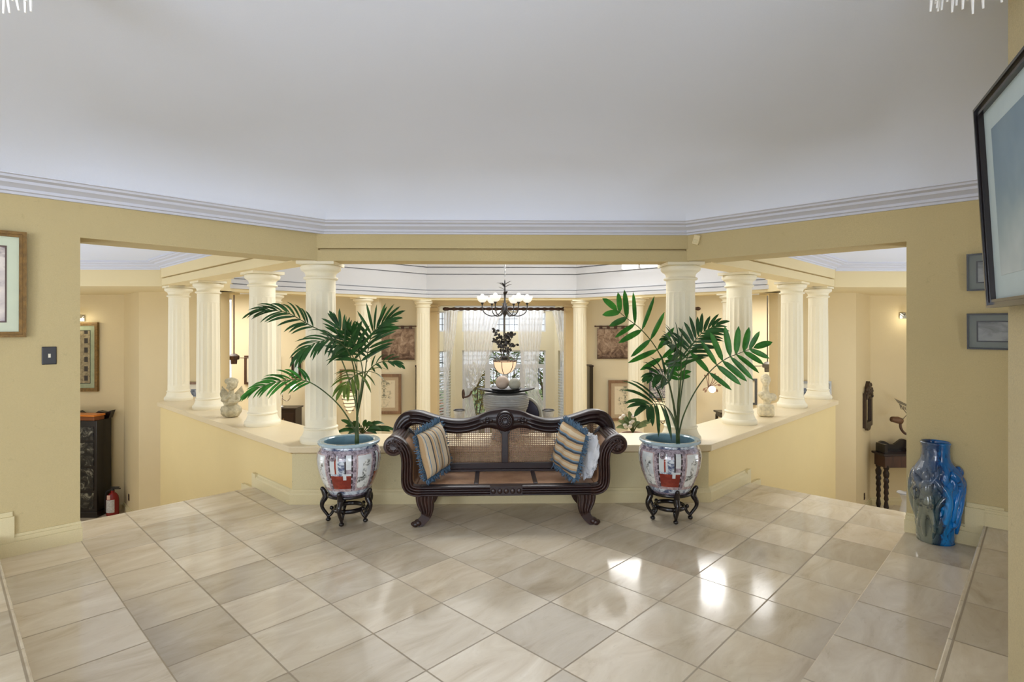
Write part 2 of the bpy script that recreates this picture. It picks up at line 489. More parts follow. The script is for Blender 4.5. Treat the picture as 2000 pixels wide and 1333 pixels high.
# hall side walls and rear
m = MB(); a = pq(-0.6, QL, -1); m.prism([a, (a[0]-0.3, a[1]+0.3), (-3.9, -4.2), (-3.55, -4.2)], 0, TOPW); struct('wall_left_rear', m, M['hall'])
m = MB(); a = pq(-0.6, QR, 1); m.prism([a, (a[0]+0.3, a[1]+0.3), (3.9, -4.2), (3.55, -4.2)], 0, TOPW); struct('wall_right_rear', m, M['hall'])
m = MB()
m.box((-3.9, -4.3, 0.29), (-2.6, -4.1, 2.9)); m.box((2.6, -4.3, 0.29), (3.9, -4.1, 2.9)); m.box((-0.35, -4.3, 0.29), (0.35, -4.1, 2.9)); m.box((-3.9, -4.3, 2.55), (3.9, -4.1, 2.9))
struct('wall_rear', m, M['hall'])
# near pier on the right that carries the big picture
NPE = Vector((ratio(1969)*1.86, 1.86)); NPU = Vector((math.sin(R(28.6)), math.cos(R(28.6)))); NPN = Vector((-NPU.y, NPU.x))
m = MB()
a = NPE; b = NPE - NPU*1.15; m.prism([tuple(a), tuple(a - NPN*0.32), tuple(b - NPN*0.32 + Vector((1.6, 0))), tuple(b)], H2, 2.9)
struct('wall_near', m, M['hall_near'])
# beams
bp = [(0, 2.137), (0, 2.230), (-0.035, 2.232), (-0.035, 2.246), (0.006, 2.248), (0.006, TOPW), (-0.26, TOPW), (-0.26, 2.137)]
m = MB(); m.sweep([(-1.64, 4.915), (1.67, 4.915)], bp); struct('wall_beam_front', m, M['hall'])
for sd, q, nm in ((-1, QL, 'left'), (1, QR, 'right')):
    m = MB(); pp = [pq(PK+0.02, q+0.3, sd), pq(PK+0.02, 12.57, sd)]
    if sd < 0: pp = pp[::-1]
    m.sweep(pp, bp)
    m.prism([(sd*4.75, 7.82), (sd*4.75, 9.3), (sd*4.4, 9.3), (sd*4.4, 7.9)], 2.137, TOPW)
    struct('wall_beam_'+nm, m, M['cream'])
    m = MB(); x0, x1 = sorted((sd*4.72, sd*9.6))
    m.box((x0, 8.0, 2.137), (x1, 10.1, TOPW)); struct('wall_lintel_'+nm, m, M['cream'])
# crown of the hall
cp = [(0, 2.37), (0.02, 2.37), (0.026, 2.384), (0.045, 2.388), (0.05, 2.405), (0.085, 2.422), (0.098, 2.426), (0.105, 2.442), (0.145, 2.450), (0.152, 2.462), (0.17, 2.466), (0.17, 2.52), (0, 2.52)]
m = MB(); m.sweep([pq(-0.6, QL, -1), (QL*-1+4.92, 4.92), (QR-4.92, 4.92), pq(-0.6, QR, 1)], cp); struct('trim_2', m, M['crown'], smooth=20)
for sd, nm in ((-1, 3), (1, 4)):
    m = MB(); q = wallq(sd)+0.46
    pp = [(sd*9.0, 8.0), (sd*4.78, 8.0), (sd*4.72, 7.83), pq(PK+0.02, q-0.1, sd)]
    if sd > 0: pp = pp[::-1]
    m.sweep(pp, cp); struct('trim_%d' % nm, m, M['crown'], smooth=20)
    m = MB(); m.prism([(sd*1.75, 5.1), (sd*4.65, 8.0), (sd*4.65, 8.15), (sd*9.6, 8.15), (sd*9.6, 2.0), pq(-0.6, q-0.1, sd)], 2.485, 2.56)
    struct('ceiling_stair_'+('left' if sd < 0 else 'right'), m, M['ceil'])
# hall ceiling: flat rim and raised tray with a curved cove
q1, q2 = QL-0.24, QR-0.24
rj = -0.737; JL = (rj*q1/(1-rj), q1/(1-rj)); rj = ratio(1752); JR = (rj*q2/(1+rj), q2/(1+rj))
def along(J, d, sd): return (J[0]+sd*d*.7071, J[1]-d*.7071)
C0 = [((-3.42, -4.2), 1.25), (pq(-.55, q1, -1), 1.25), (along(JL, .22, -1), 1.4), (JL, .72), ((4.75-q1, 4.75), .72), ((q2-4.75, 4.75), .72), (JR, .72), (along(JR, .22, 1), 1.4), (pq(-.55, q2, 1), 1.25), ((3.42, -4.2), 1.25)]
ZC = 2.47; NC = len(C0)
o1 = offset([p for p, d in C0], 1.0)
m = MB(); rows = []
for k in range(9):
    t = R(20)+R(70)*k/8; w_ = math.cos(R(20))-math.cos(t)
    rows.append([(p[0]+(n_[0]-p[0])*d*w_, p[1]+(n_[1]-p[1])*d*w_, ZC + 0.42*(math.sin(t)-math.sin(R(20)))) for (p, d), n_ in zip(C0, o1)])
v = [p for r_ in rows for p in r_]; f = []
for k in range(8):
    for i in range(NC-1): f.append((k*NC+i, k*NC+i+1, (k+1)*NC+i+1, (k+1)*NC+i))
f.append(tuple(8*NC+i for i in range(NC)))
m.add(v, f)
struct('ceiling', m, M['ceil'], smooth=30)
m = MB()
m.prism([(-4, -4.3), (-4, 3.2), (-1.7, 5.05), (1.7, 5.05), (4, 3.2), (4, -4.3)], 2.95, 3.0)
struct('ceiling_rim', m, M['ceil'])
# octagon: ring and white drum over the columns
OCT = [(-1.65, 5.1), (-4.65, 8.1), (-4.65, 9.05), (-1.65, 12.05), (1.65, 12.05), (4.65, 9.05), (4.65, 8.1), (1.65, 5.1)]
m = MB(); m.sweep(OCT[2:6], [(0.12, 2.137), (0.12, 2.19), (-0.16, 2.19), (-0.16, 2.137)]); struct('wall_ring', m, M['cream'])
dp = [(0.155, 2.185), (0.155, 2.252), (0.085, 2.254), (0.085, 2.268), (0.128, 2.270), (0.128, 2.339), (0.05, 2.341), (0.05, 2.356), (0.09, 2.358), (0.09, 2.683),
      (0.04, 2.685), (0.04, 2.700), (0.105, 2.702), (0.105, 2.832), (0.04, 2.834), (0.04, 2.850), (0.12, 2.853), (0.12, 3.5), (-0.1, 3.5), (-0.1, 2.185)]
m = MB(); m.sweep(OCT, dp, closed=True); struct('wall_drum', m, M['white'])
m = MB(); m.prism(OCT, 3.45, 3.52); struct('ceiling_octagon', m, M['white'])
# clerestory lights high on the right of the drum (their lower ends show under the beam)
pane = glow('clerestory_daylight', (1.0, 0.98, 0.95, 1), 7.0)
t0 = Vector((1.65, 12.05)); td = Vector((1, -1)).normalized(); nn = Vector((-1, -1)).normalized()
w1 = MB(); w2 = MB()
for k in range(7):
    a = t0 + td*(1.20 + 0.42*k); 
    w1.prism([tuple(a+nn*0.115), tuple(a+td*0.38+nn*0.115), tuple(a+td*0.38+nn*0.13), tuple(a+nn*0.13)], 2.735, 3.25)
    for e in (-0.02, 0.38): w2.prism([tuple(a+td*e+nn*0.115), tuple(a+td*(e+0.03)+nn*0.115), tuple(a+td*(e+0.03)+nn*0.14), tuple(a+td*e+nn*0.14)], 2.72, 3.28)
o = struct('window_1', w2, M['white'])
obj('window_pane', w1, pane, o)
# ambulatory: ceiling, far wall, alcoves
CA = 2.33
m = MB()
m.prism([(-1.65, 12.05), (1.65, 12.05), (1.65, 13.25), (-1.65, 13.25)], CA, CA+0.05)
for sd in (-1, 1):
    m.prism([(sd*4.65, 9.05), (sd*1.65, 12.05), (sd*1.65, 13.25), (sd*10, 13.25), (sd*10, 9.05)], CA, CA+0.05)
struct('ceiling_gallery', m, M['ceil'])
def wallseg(m, x0, x1, y0, y1, opens, z0=LOW, z1=2.4):
    # opens: list of (xa, xb, za, zb), left to right
    x = x0
    for xa, xb, za, zb in opens:
        m.box((x, y0, z0), (xa, y1, z1))
        if za > z0: m.box((xa, y0, z0), (xb, y1, za))
        m.box((xa, y0, zb), (xb, y1, z1)); x = xb
    m.box((x, y0, z0), (x1, y1, z1))
m = MB(); wallseg(m, -10, -1.74, 13.2, 13.4, [(-6.62, -6.36, -0.6, 2.24)]); struct('wall_far_left', m, M['cream_far'])
m = MB(); wallseg(m, 1.74, 10, 13.2, 13.4, [(4.3, 4.66, -1.0, 1.96)]); struct('wall_far_right', m, M['cream_far'])
for sd, nm in ((-1, 'left'), (1, 'right')):
    m = MB()
    m.prism([(sd*4.66, 9.3), (sd*6.0, 9.3), (sd*6.75, 10.05), (sd*9.8, 10.05), (sd*9.8, 10.25), (sd*6.6, 10.25), (sd*5.85, 9.6), (sd*4.66, 9.6)], LOW, 2.2)
    struct('wall_alcove_'+nm, m, M['alcove'])
    m = MB(); x0, x1 = sorted((sd*9.6, sd*9.9)); m.box((x0, 1.5, LOW), (x1, 10.3, TOPW)); x0, x1 = sorted((sd*9.8, sd*10.0)); m.box((x0, 10.3, LOW), (x1, 13.4, 2.4)); struct('wall_side_'+nm, m, M['cream_far'])
    m = MB(); x0, x1 = sorted((sd*3.2, sd*9.9)); a = pq(-0.6, wallq(sd)+0.3, sd)
    m.prism([a, (sd*9.8, 1.6), (sd*9.8, 1.4), (a[0], a[1]-0.3)], LOW, TOPW); struct('wall_stairwell_'+nm, m, M['cream_far'])
    m = MB(); m.sweep([(sd*4.68, 9.3), (sd*6.0, 9.3), (sd*6.75, 10.05), (sd*9.6, 10.05)], [(-sd*d*-1*1.0, z+LOW+0.001) for d, z in skp]); struct('baseboard_alcove_'+nm, m, M['base'])
# bay beyond the far columns
m = MB(); m.box((-1.76, 13.0, 2.066), (1.76, 13.3, 2.4)); struct('wall_bay_header', m, M['peach'])
for sd, nm in ((-1, 'left'), (1, 'right')):
    m = MB(); x0, x1 = sorted((sd*1.50, sd*1.78)); m.box((x0, 12.98, LOW), (x1, 13.42, 2.07))
    m.box((x0-0.015, 12.96, 1.885), (x1+0.015, 13.3, 1.905)); m.box((x0-0.02, 12.95, 1.99), (x1+0.02, 13.3, 2.01)); m.box((x0-0.035, 12.935, 2.035), (x1+0.035, 13.3, 2.068))
    struct('wall_bay_pier_'+nm, m, M['peach'])
m = MB(); m.box((-2.2, 13.3, 2.14), (2.2, 14.9, 2.2)); struct('ceiling_bay', m, M['white'])
BY = 14.5
def bayx(px): return ratio(px)*BY
ZB = [LOW, 0.47, 0.56, 0.95, 1.44, 1.95, 2.16]
XL0, XL1, XR0, XR1 = bayx(889), bayx(903), bayx(1066), bayx(1083)
m = MB()
for x0, x1 in ((XL0-0.02, XL1), (XR0, XR1+0.02)): m.box((x0, BY, LOW), (x1, BY+0.2, 2.16))
m.box((XL0, BY+0.02, 0.95), (XR1, BY+0.2, 1.44)); m.box((XL0, BY+0.02, 1.95), (XR1, BY+0.2, 2.16))
SL = (XL0, -2.05); SR = (XR1, 2.05)      # angled side walls run back to Y 13.4
for (xa, xb) in (SL, SR):
    s_ = 1 if xb > xa else -1
    def at(t): return (xa+(xb-xa)*t, BY+(13.4-BY)*t)
    for (t0_, t1_, z0, z1) in ((0, .12, LOW, 2.16), (.88, 1, LOW, 2.16), (.12, .88, 0.95, 1.44), (.12, .88, 1.95, 2.16)):
        a, b = at(t0_), at(t1_)
        m.prism([a, b, (b[0]+s_*0.12, b[1]+0.14), (a[0]+s_*0.12, a[1]+0.14)], z0, z1)
struct('wall_bay', m, M['bay'])
m = MB(); m.box((XL0-0.3, BY-0.02, 1.975), (XR1+0.3, BY+0.0, 2.14)); struct('trim_5', m, M['white'])
# glazing: frames, leaded grids and panes
leadc = simple('dark_glazing_bars', rgb(70,72,76), 0.5)
NWIN = [1]
def glazing(p0, p1, z0, z1, ncol, nrow, fr=0.05, name='window', bars=True, y_off=0.06):
    NWIN[0] += 1
    p0 = Vector(p0); p1 = Vector(p1); L = (p1-p0).length; u = (p1-p0)/L
    n = Vector((u.y, -u.x))
    if n.y > 0: n = -n
    def q(a, d): v_ = p0+u*a-n*(y_off+d); return (v_.x, v_.y)
    def pr(mm, a0, a1, za, zb, d0, d1): mm.prism([q(a0, d0), q(a1, d0), q(a1, d1), q(a0, d1)], za, zb)
    f_ = MB()
    pr(f_, 0, fr, z0, z1, 0, .06); pr(f_, L-fr, L, z0, z1, 0, .06); pr(f_, fr, L-fr, z0, z0+fr, 0, .06); pr(f_, fr, L-fr, z1-fr, z1, 0, .06)
    o_ = struct('%s_%d' % (name, NWIN[0]), f_, M['white'])
    if bars:
        g_ = MB()
        for i in range(1, ncol):
            a = fr+(L-2*fr)*i/ncol; pr(g_, a-.006, a+.006, z0+fr, z1-fr, .02, .034)
        for j in range(1, nrow):
            z = z0+fr+(z1-z0-2*fr)*j/nrow; pr(g_, fr, L-fr, z-.006, z+.006, .021, .035)
        obj('glazing_bars', g_, leadc, o_)
    g_ = MB(); pr(g_, fr, L-fr, z0+fr, z1-fr, .026, .028); obj('window_pane', g_, M['glass'], o_)
    return o_
W = XR0-XL1
thr = [XL1, XL1+W*0.30, XL1+W*0.72, XR0]
glazing((XL1, BY), (XR0, BY), 1.44, 1.95, 16, 3, 0.03)
for a, b in zip(thr, thr[1:]): glazing((a, BY), (b, BY), 0.55, 0.95, 5, 3, 0.035)
for i, (a, b) in enumerate(zip(thr, thr[1:])):
    if i == 1:
        c = (a+b)/2
        glazing((a, BY), (c, BY), LOW, 0.55, 4, 9, 0.07, 'door'); glazing((c, BY), (b, BY), LOW, 0.55, 4, 9, 0.07, 'door')
    else: glazing((a, BY), (b, BY), LOW, 0.55, 4, 9, 0.07, 'door')
for (xa, xb) in (SL, SR):
    def at(t): return (xa+(xb-xa)*t, BY+(13.4-BY)*t)
    for z0, z1, nr in ((1.44, 1.95, 3), (0.5, 0.95, 3)): glazing(at(.12), at(.88), z0, z1, 5, nr, 0.03)
    o_ = glazing(at(.12), at(.88), LOW, 0.5, 1, 1, 0.05, 'window', False)
    lv = MB(); p0 = Vector(at(.15)); p1 = Vector(at(.85))
    for k in range(30):                  # slatted shutter
        z = LOW+0.08+k*0.07; d = (p1-p0).normalized(); nrm = Vector((-d.y, d.x))*(0.03 if d.x > 0 else -0.03)
        lv.add([(p0.x+nrm.x, p0.y+nrm.y, z), (p1.x+nrm.x, p1.y+nrm.y, z), (p1.x-nrm.x, p1.y-nrm.y, z+0.045), (p0.x-nrm.x, p0.y-nrm.y, z+0.045)], [(0,1,2,3)])
    obj('shutter_slats', lv, simple('white_shutter', rgb(232,234,236), 0.5, 0, 0.03), o_, solid=0.006)
# two side windows of the far room
glazing((-6.62, 13.22), (-6.36, 13.22), -0.6, 2.24, 1, 1, 0.03, 'window', False, 0.04)
glazing((4.3, 13.22), (4.66, 13.22), -1.0, 1.96, 2, 8, 0.03, 'window', True, 0.04)
# ---------------------------------------------------------------- columns
def make_column(z0, z1, r0, r1, name, label, cat='column', group=None, square=False):
    t = thing(name, label, cat, group=group)
    h = z1-z0
    b = MB()
    b.lathe([(r0*1.30, z0), (r0*1.33, z0+.018), (r0*1.33, z0+.035), (r0*1.27, z0+.052), (r0*1.20, z0+.058), (r0*1.12, z0+.085), (r0*1.05, z0+.112), (r0*1.03, z0+.118), (r0*1.10, z0+.126), (r0*1.10, z0+.136), (r0*1.02, z0+.142), (r0*1.0, z0+.15)], 48)
    obj('base', b, M['stone_col'], t, smooth=35)
    s = MB()
    zb, zt = z0+.15, z1-.155
    def fl(r, z, a):
        k = min(1, max(0, (z-(zb+.06))/.02), max(0, ((zt-.12)-z)/.02))
        k = max(0, min(1, k))
        w = (a*16/(2*PI)) % 1.0
        return r*(1-.055*k*math.sin(PI*w))
    prof = []
    for i in range(25):
        z = zb+(zt-zb)*i/24; prof.append((r0+(r1-r0)*(i/24)**1.5, z))
    prof = sorted(prof+[(r0, zb+.055), (r0, zb+.065), (r0, zb+.082), (r1, zt-.125), (r1, zt-.105)], key=lambda p: p[1])
    s.lathe(prof, 96, fn=fl, cap=False)
    obj('shaft', s, M['stone_col'], t, smooth=12)
    c = MB(); q = r1/.115
    c.lathe([(r1, zt-.004), (r1*1.03, zt-.002), (r1*1.15, zt+.003), (r1*1.19, zt+.012), (r1*1.15, zt+.022), (r1*1.03, zt+.026), (r1*1.04, zt+.046), (r1*1.10, zt+.062), (r1*1.22, zt+.074), (r1*1.26, zt+.076), (r1*1.36, zt+.088), (r1*1.395, zt+.104), (r1*1.36, zt+.120), (r1*1.24, zt+.130), (r1*1.22, zt+.132)], 48)
    c.box((-r1*1.30, -r1*1.30, zt+.130), (r1*1.30, r1*1.30, z1+.003))
    obj('capital', c, M['stone_col'], t, smooth=35)
    return t
zc0, zc1 = 0.512, 2.138
col0 = make_column(zc0, zc1, .137, .128, 'column', '', group='columns on the near parapet')
near = [(-1.65, 5.10, 0, 'thick cream column on parapet behind the left palm, left of the settee'),
        (-2.555, 5.98, 45, 'cream fluted column on left half wall, right of the cherub bust'),
        (-3.76, 7.19, 45, 'cream fluted column on left half wall, left of the cherub bust'),
        (-4.63, 8.05, 45, 'farthest cream column on the left half wall, at its outer end'),
        (1.65, 5.10, 0, 'thick cream column on parapet behind the right palm, right of the settee'),
        (2.575, 5.98, -45, 'cream fluted column on right half wall, left of the woman bust'),
        (3.79, 7.19, -45, 'cream fluted column on right half wall, right of the woman bust'),
        (4.63, 8.05, -45, 'farthest cream column on the right half wall, at its outer end')]
for i, (x, y, a, lb) in enumerate(near):
    c = col0 if i == 0 else copy_tree(col0)
    c.location = (x, y, 0); c.rotation_euler.z = R(a); c['label'] = lb
colf = make_column(LOW, 2.138, .152, .142, 'column', '', group='columns across the far side of the octagon')
far = [(-1.69, 12.0, 0, 'tall cream column left of the curtained bay, beside the left tapestry'),
       (1.69, 12.0, 0, 'tall cream column right of the curtained bay, beside the right tapestry'),
       (-2.72, 10.96, 45, 'tall cream column seen behind the left palm, left of the left tapestry'),
       (2.66, 10.96, -45, 'tall cream column seen behind the right palm, right of the right tapestry'),
       (-3.98, 9.70, 45, 'far cream column just peeping out behind the column by the cherub bust'),
       (4.02, 9.66, -45, 'far cream column just peeping out behind the column by the woman bust')]
for i, (x, y, a, lb) in enumerate(far):
    c = colf if i == 0 else copy_tree(colf)
    c.location = (x, y, 0); c.rotation_euler.z = R(a); c['label'] = lb
# pilaster walls behind the second ring of columns
for sd, nm in ((-1, 'left'), (1, 'right')):
    m = MB(); x0, x1 = sorted((ratio(745 if sd < 0 else 1226)*11.6, sd*2.72))
    m.box((x0, 11.35, LOW), (x1, 11.6, 2.2)); struct('wall_pilaster_'+nm, m, M['cream_far'])
# ---------------------------------------------------------------- cane settee
ST = thing('cane_settee', 'dark carved mahogany settee with scrolled arms and cane back and seat', 'settee', (0.035, 4.33, 0), R(1.0))
YB = 0.50                                            # depth of the seat
def ribbed(path, w, th, y0, y1, name, mat, nr=4, parent=ST, relief=0.009):
    """strip of moulded (reeded) timber following a path in xz; th across the face, y0 front, y1 back"""
    pts = [Vector((p[0], 0, p[1])) for p in path]; n = len(pts); m = MB(); prof = []
    ns = nr*8
    for i in range(ns+1):
        s = i/ns; prof.append((s-.5, -relief*abs(math.sin(PI*nr*s))))
    rows = []
    for i, p in enumerate(pts):
        t = (pts[min(i+1, n-1)]-pts[max(i-1, 0)]).normalized(); nn_ = Vector((-t.z, 0, t.x))
        k = th[i] if isinstance(th, list) else th
        rows.append([(p.x+nn_.x*s*k, y0+d, p.z+nn_.z*s*k) for s, d in prof] + [(p.x+nn_.x*.5*k, y1, p.z+nn_.z*.5*k), (p.x-nn_.x*.5*k, y1, p.z-nn_.z*.5*k)])
    mm = len(rows[0]); v = [q for r_ in rows for q in r_]; f = []
    for i in range(n-1):
        for j in range(mm): f.append((i*mm+j, i*mm+(j+1)%mm, (i+1)*mm+(j+1)%mm, (i+1)*mm+j))
    f.append(tuple(range(mm))); f.append(tuple((n-1)*mm+j for j in range(mm)))
    m.add(v, f); return obj(name, m, mat, parent, smooth=50)
# front rail and seat frame
ribbed([(-.70, .279), (-.12, .279)], 0, .074, -.012, .03, 'seat_rail', M['mahog'])
ribbed([(.12, .279), (.70, .279)], 0, .074, -.012, .03, 'seat_rail', M['mahog'])
m = MB(); m.box((-.125, -.02, .243), (.125, .03, .316))
for k in range(5):
    x = -.10+.05*k; m.ball((x, -.02, .279), (.02, .008, .022), 10, 6)
obj('seat_rail_tablet', m, M['mahog'], ST, smooth=40)
m = MB(); m.box((-.74, .03, .255), (-.70, YB, .312)); m.box((.70, .03, .255), (.74, YB, .312)); m.box((-.70, YB-.05, .255), (.70, YB, .33)); m.box((-.70, .028, .25), (.70, .07, .314))
for x in (-.235, .235): m.box((x-.018, .07, .27), (x+.018, YB-.05, .318))
obj('seat_frame', m, M['mahog'], ST, bevel=.004)
for xa, xb in ((-.70, -.253), (-.217, .217), (.253, .70)):
    m = MB(); m.box((xa, .07, .303), (xb, YB-.05, .311)); obj('seat_cane', m, M['cane_seat'], ST)
# lyre arms
def armpath(s):
    pts = [(.66, .279), (.70, .281), (.742, .295), (.765, .325), (.772, .37), (.772, .43), (.770, .50), (.776, .56), (.79, .60), (.815, .637), (.845, .662), (.875, .672)]
    pts = [Vector((a*s, 0, b)) for a, b in pts]; return [(p.x, p.z) for p in smoothpath(pts, 5)]
for s in (-1, 1):
    pa = armpath(s)
    ar = ribbed(pa, 0, .082, -.014, .045, 'arm', M['arm'], 4, relief=.012)
    # scroll volute at the front and the reeded roll running back
    v = MB(); cx, cz = s*.872, .632
    v.lathe([(.0, -.02), (.028, -.022), (.032, -.014), (.05, -.012), (.054, -.02), (.070, -.018), (.078, -.005), (.078, .05)], 40, M=TR(cx, 0, cz, rx=R(90)) @ Matrix.Scale(-1, 4, (0, 0, 1)))
    for k in range(8):
        a = 2*PI*k/8; v.ball((cx+.038*math.cos(a), -.016, cz+.038*math.sin(a)), (.013, .008, .013), 8, 5)
    obj('scroll', v, M['arm'], ar, smooth=40)
    r_ = MB()
    def rib(r, z, a): return r*(1-.05*abs(math.sin(a*11)))
    r_.lathe([(.074, .0), (.074, .1), (.072, .42)], 132, M=TR(cx, .045, cz, rx=R(-90)), fn=rib)
    obj('arm_roll', r_, M['arm'], ar, smooth=25)
    # caned inner side of the arm
    g = MB()
    inn = [(s*.70, .315), (s*.725, .34), (s*.733, .40), (s*.733, .50), (s*.742, .57), (s*.775, .625), (s*.82, .66)]
    inn = [(p.x, p.z) for p in smoothpath([Vector((a, 0, b)) for a, b in inn], 4)]
    g.grid(lambda u, w: (inn[min(int(round(u*(len(inn)-1))), len(inn)-1)][0], .045+w*(YB-.09), inn[min(int(round(u*(len(inn)-1))), len(inn)-1)][1]), len(inn), 8)
    obj('arm_cane', g, M['cane_arm'], ar, smooth=True, solid=.006)
    b_ = MB(); bp_ = armpath(s)
    ribbed([(x, z) for x, z in bp_], 0, .07, YB-.045, YB, 'arm_back_rail', M['mahog'], 1, ar)
# back: crest rail, stiles and caned panels
top = [(-.955, .655), (-.945, .715), (-.915, .775), (-.87, .818), (-.80, .838), (-.72, .836), (-.64, .812), (-.54, .782), (-.43, .764), (-.33, .766), (-.23, .793), (-.13, .832), (0, .851)]
bot = [(-.87, .640), (-.86, .66), (-.83, .69), (-.79, .715), (-.74, .722), (-.68, .705), (-.62, .690), (-.54, .660), (-.43, .642), (-.33, .648), (-.23, .672), (-.13, .690), (0, .655)]
tp = smoothpath([Vector((a, 0, b)) for a, b in top], 5); bt = smoothpath([Vector((a, 0, b)) for a, b in bot], 5)
m = MB()
for s in (-1, 1):
    rows = []
    for p, q in zip(tp, bt):
        r_ = []
        for k in range(25):
            u = k/24; w = q+(p-q)*u
            amp = .016 if abs(w.x) > .22 and abs(w.x) < .80 else .004
            y = YB-.075 - .022*math.sin(PI*u) + amp*abs(math.sin(PI*3*u))*-1
            r_.append((w.x*s, y, w.z))
        r_ += [(p.x*s, YB, p.z), (q.x*s, YB, q.z)]
        rows.append(r_)
    k_ = len(rows[0]); v = [x for r_ in rows for x in r_]; f = []
    for i in range(len(rows)-1):
        for j in range(k_): f.append((i*k_+j, i*k_+(j+1)%k_, (i+1)*k_+(j+1)%k_, (i+1)*k_+j))
    f.append(tuple(range(k_)))
    m.add(v, f)
cr = obj('crest_rail', m, M['mahog'], ST, smooth=45)
m = MB()
m.lathe([(0, .03), (.02, .032), (.026, .022), (.058, .020), (.066, .028), (.074, .024), (.08, .0)], 40, M=TR(0, YB-.09, .757, rx=R(90)))
for k in range(16):
    a = 2*PI*k/16; m.ball((.043*math.cos(a), YB-.113, .757+.043*math.sin(a)), (.012, .008, .012), 8, 5)
for s in (-1, 1):
    for dx, dz in ((.12, 0), (.15, .018), (.15, -.018), (.175, 0)): m.ball((s*dx, YB-.108, .765+dz-dx*.05), (.018, .008, .013), 8, 5)
obj('rosette', m, M['mahog'], cr, smooth=40)
m = MB(); m.box((-.75, YB-.05, .333), (.75, YB-.005, .385)); m.box((-.028, YB-.06, .385), (.028, YB-.005, .70))
m.prism([(-.07, .0), (.07, 0), (.03, .06), (-.03, .06)], YB-.055, YB-.01, M=Matrix(((1,0,0,0),(0,0,1,0),(0,-1,0,.69),(0,0,0,1))))
obj('back_frame', m, M['mahog'], ST, bevel=.004)
for s in (-1, 1):
    g = MB(); lower = .385
    ins = [Vector((s*abs(p.x), 0, p.z+.01)) for p in bt if abs(p.x) < .80]
    n_ = len(ins); v = []; f = []
    for p in ins:
        x = s*max(abs(p.x), .02); v += [(x, YB-.028, lower-.01), (x, YB-.028, p.z)]
    for i in range(n_-1): f.append((2*i, 2*i+2, 2*i+3, 2*i+1))
    g.add(v, f); obj('back_cane', g, M['cane_back'], ST)
# sabre legs with paw feet
def leg(s, y, dy):
    cs = [(.630, .248, .075), (.632, .20, .068), (.622, .15, .058), (.618, .11, .046), (.632, .07, .036), (.662, .035, .031), (.690, .018, .030)]
    cs = [(p.x, p.z, p.y) for p in smoothpath([Vector((a, c, b)) for a, b, c in cs], 4)]
    rows = []; n = len(cs); mm = MB()
    for i, (x, z, w) in enumerate(cs):
        a = cs[min(i+1, n-1)]; b = cs[max(i-1, 0)]
        t = Vector((a[0]-b[0], a[1]-b[1])).normalized(); nx, nz = -t.y, t.x
        k = 1-i/(n-1); yy = y+dy*(1-k)**1.5
        hw = .026*(.8+.2*k); r_ = []
        for j in range(33):
            u = -1+2*j/32
            rl = .010*abs(math.sin(PI*2.5*(u+1))) if i < n*.55 else 0
            r_.append((s*(x+nx*u*w), yy-hw-rl*(1 if dy <= 0 else 0), z+nz*u*w))
        r_ += [(s*(x+nx*w), yy+hw, z+nz*w), (s*(x-nx*w), yy+hw, z-nz*w)]
        rows.append(r_)
    k_ = len(rows[0]); v = [q for r_ in rows for q in r_]; f = []
    for i in range(n-1):
        for j in range(k_): f.append((i*k_+j, i*k_+(j+1)%k_, (i+1)*k_+(j+1)%k_, (i+1)*k_+j))
    f += [tuple(range(k_)), tuple((n-1)*k_+j for j in range(k_))]
    mm.add([(p[0], p[1], max(0.002, p[2])) for p in v], f)
    L = obj('leg', mm, M['arm'], ST, smooth=45)
    p_ = MB()
    for j in range(3): p_.ball((s*(.705+.012*(j == 1)), y+dy+(-.022+.022*j), .020), (.026, .014, .0195), 10, 7)
    p_.ball((s*.685, y+dy, .03), (.035, .034, .028), 12, 8)
    obj('paw_foot', p_, M['arm'], L, smooth=True)
for s in (-1, 1): leg(s, .03, -.01); leg(s, YB-.05, .03)
# cushions
def cushion(name, label, loc, rot, size, mats, stripe=True, fringe=True, fr_mat=None, seed=1):
    t = thing(name, label, 'cushion', loc); t.rotation_euler = rot
    rnd = random.Random(seed); w, h, d = size; m = MB()
    def sk(u, v_, s_):
        x = 2*u-1; z = 2*v_-1
        k = max(0, (1-x**4)*(1-z**4))**.55
        px_ = x*w/2*(1-.06*(1-abs(z))**1 * abs(x)); pz = z*h/2*(1-.06*(1-abs(x))*abs(z))
        return (px_, s_*d/2*k+.006*math.sin(9*x+seed)*k, pz)
    m.grid(lambda u, v_: sk(u, v_, -1), 25, 25); m.grid(lambda u, v_: sk(u, v_, 1), 25, 25)
    obj('cover', m, mats, t, smooth=True)
    if fringe:
        f = MB()
        for side in range(4):
            for k in range(90):
                a = k/89*2-1
                x, z = {0: (a, -1), 1: (a, 1), 2: (-1, a), 3: (1, a)}[side]
                ox, oz = {0: (0, -1), 1: (0, 1), 2: (-1, 0), 3: (1, 0)}[side]
                b = Vector((x*w/2*.97, 0, z*h/2*.97)); ln = .030+rnd.random()*.022
                e = b+Vector((ox*ln+rnd.uniform(-.010, .010), rnd.uniform(-.018, .018), oz*ln+rnd.uniform(-.010, .010)))
                mid = (b+e)/2+Vector((rnd.uniform(-.008, .008), rnd.uniform(-.012, .012), rnd.uniform(-.008, .008)))
                f.tube([b, mid, e], [.0045, .004, .002], 5)
        obj('fringe', f, fr_mat, t, smooth=True)
    return t
def stripes(name, ax, cols, period):
    t = NT(name); s = t.sep(t.coord()); n = t.noise(t.coord(), 70, 4)
    f = t.math('FRACT', t.math('ADD', t.math('DIVIDE', s[ax], period), .5))
    c = t.ramp(f, cols, 'CONSTANT')
    c = t.mix(t.math('MULTIPLY', n, .5), c, t.mix(.6, c, rgb(120,104,84)))
    t.bump(n, .4, .003)
    return t.set(c, .9)
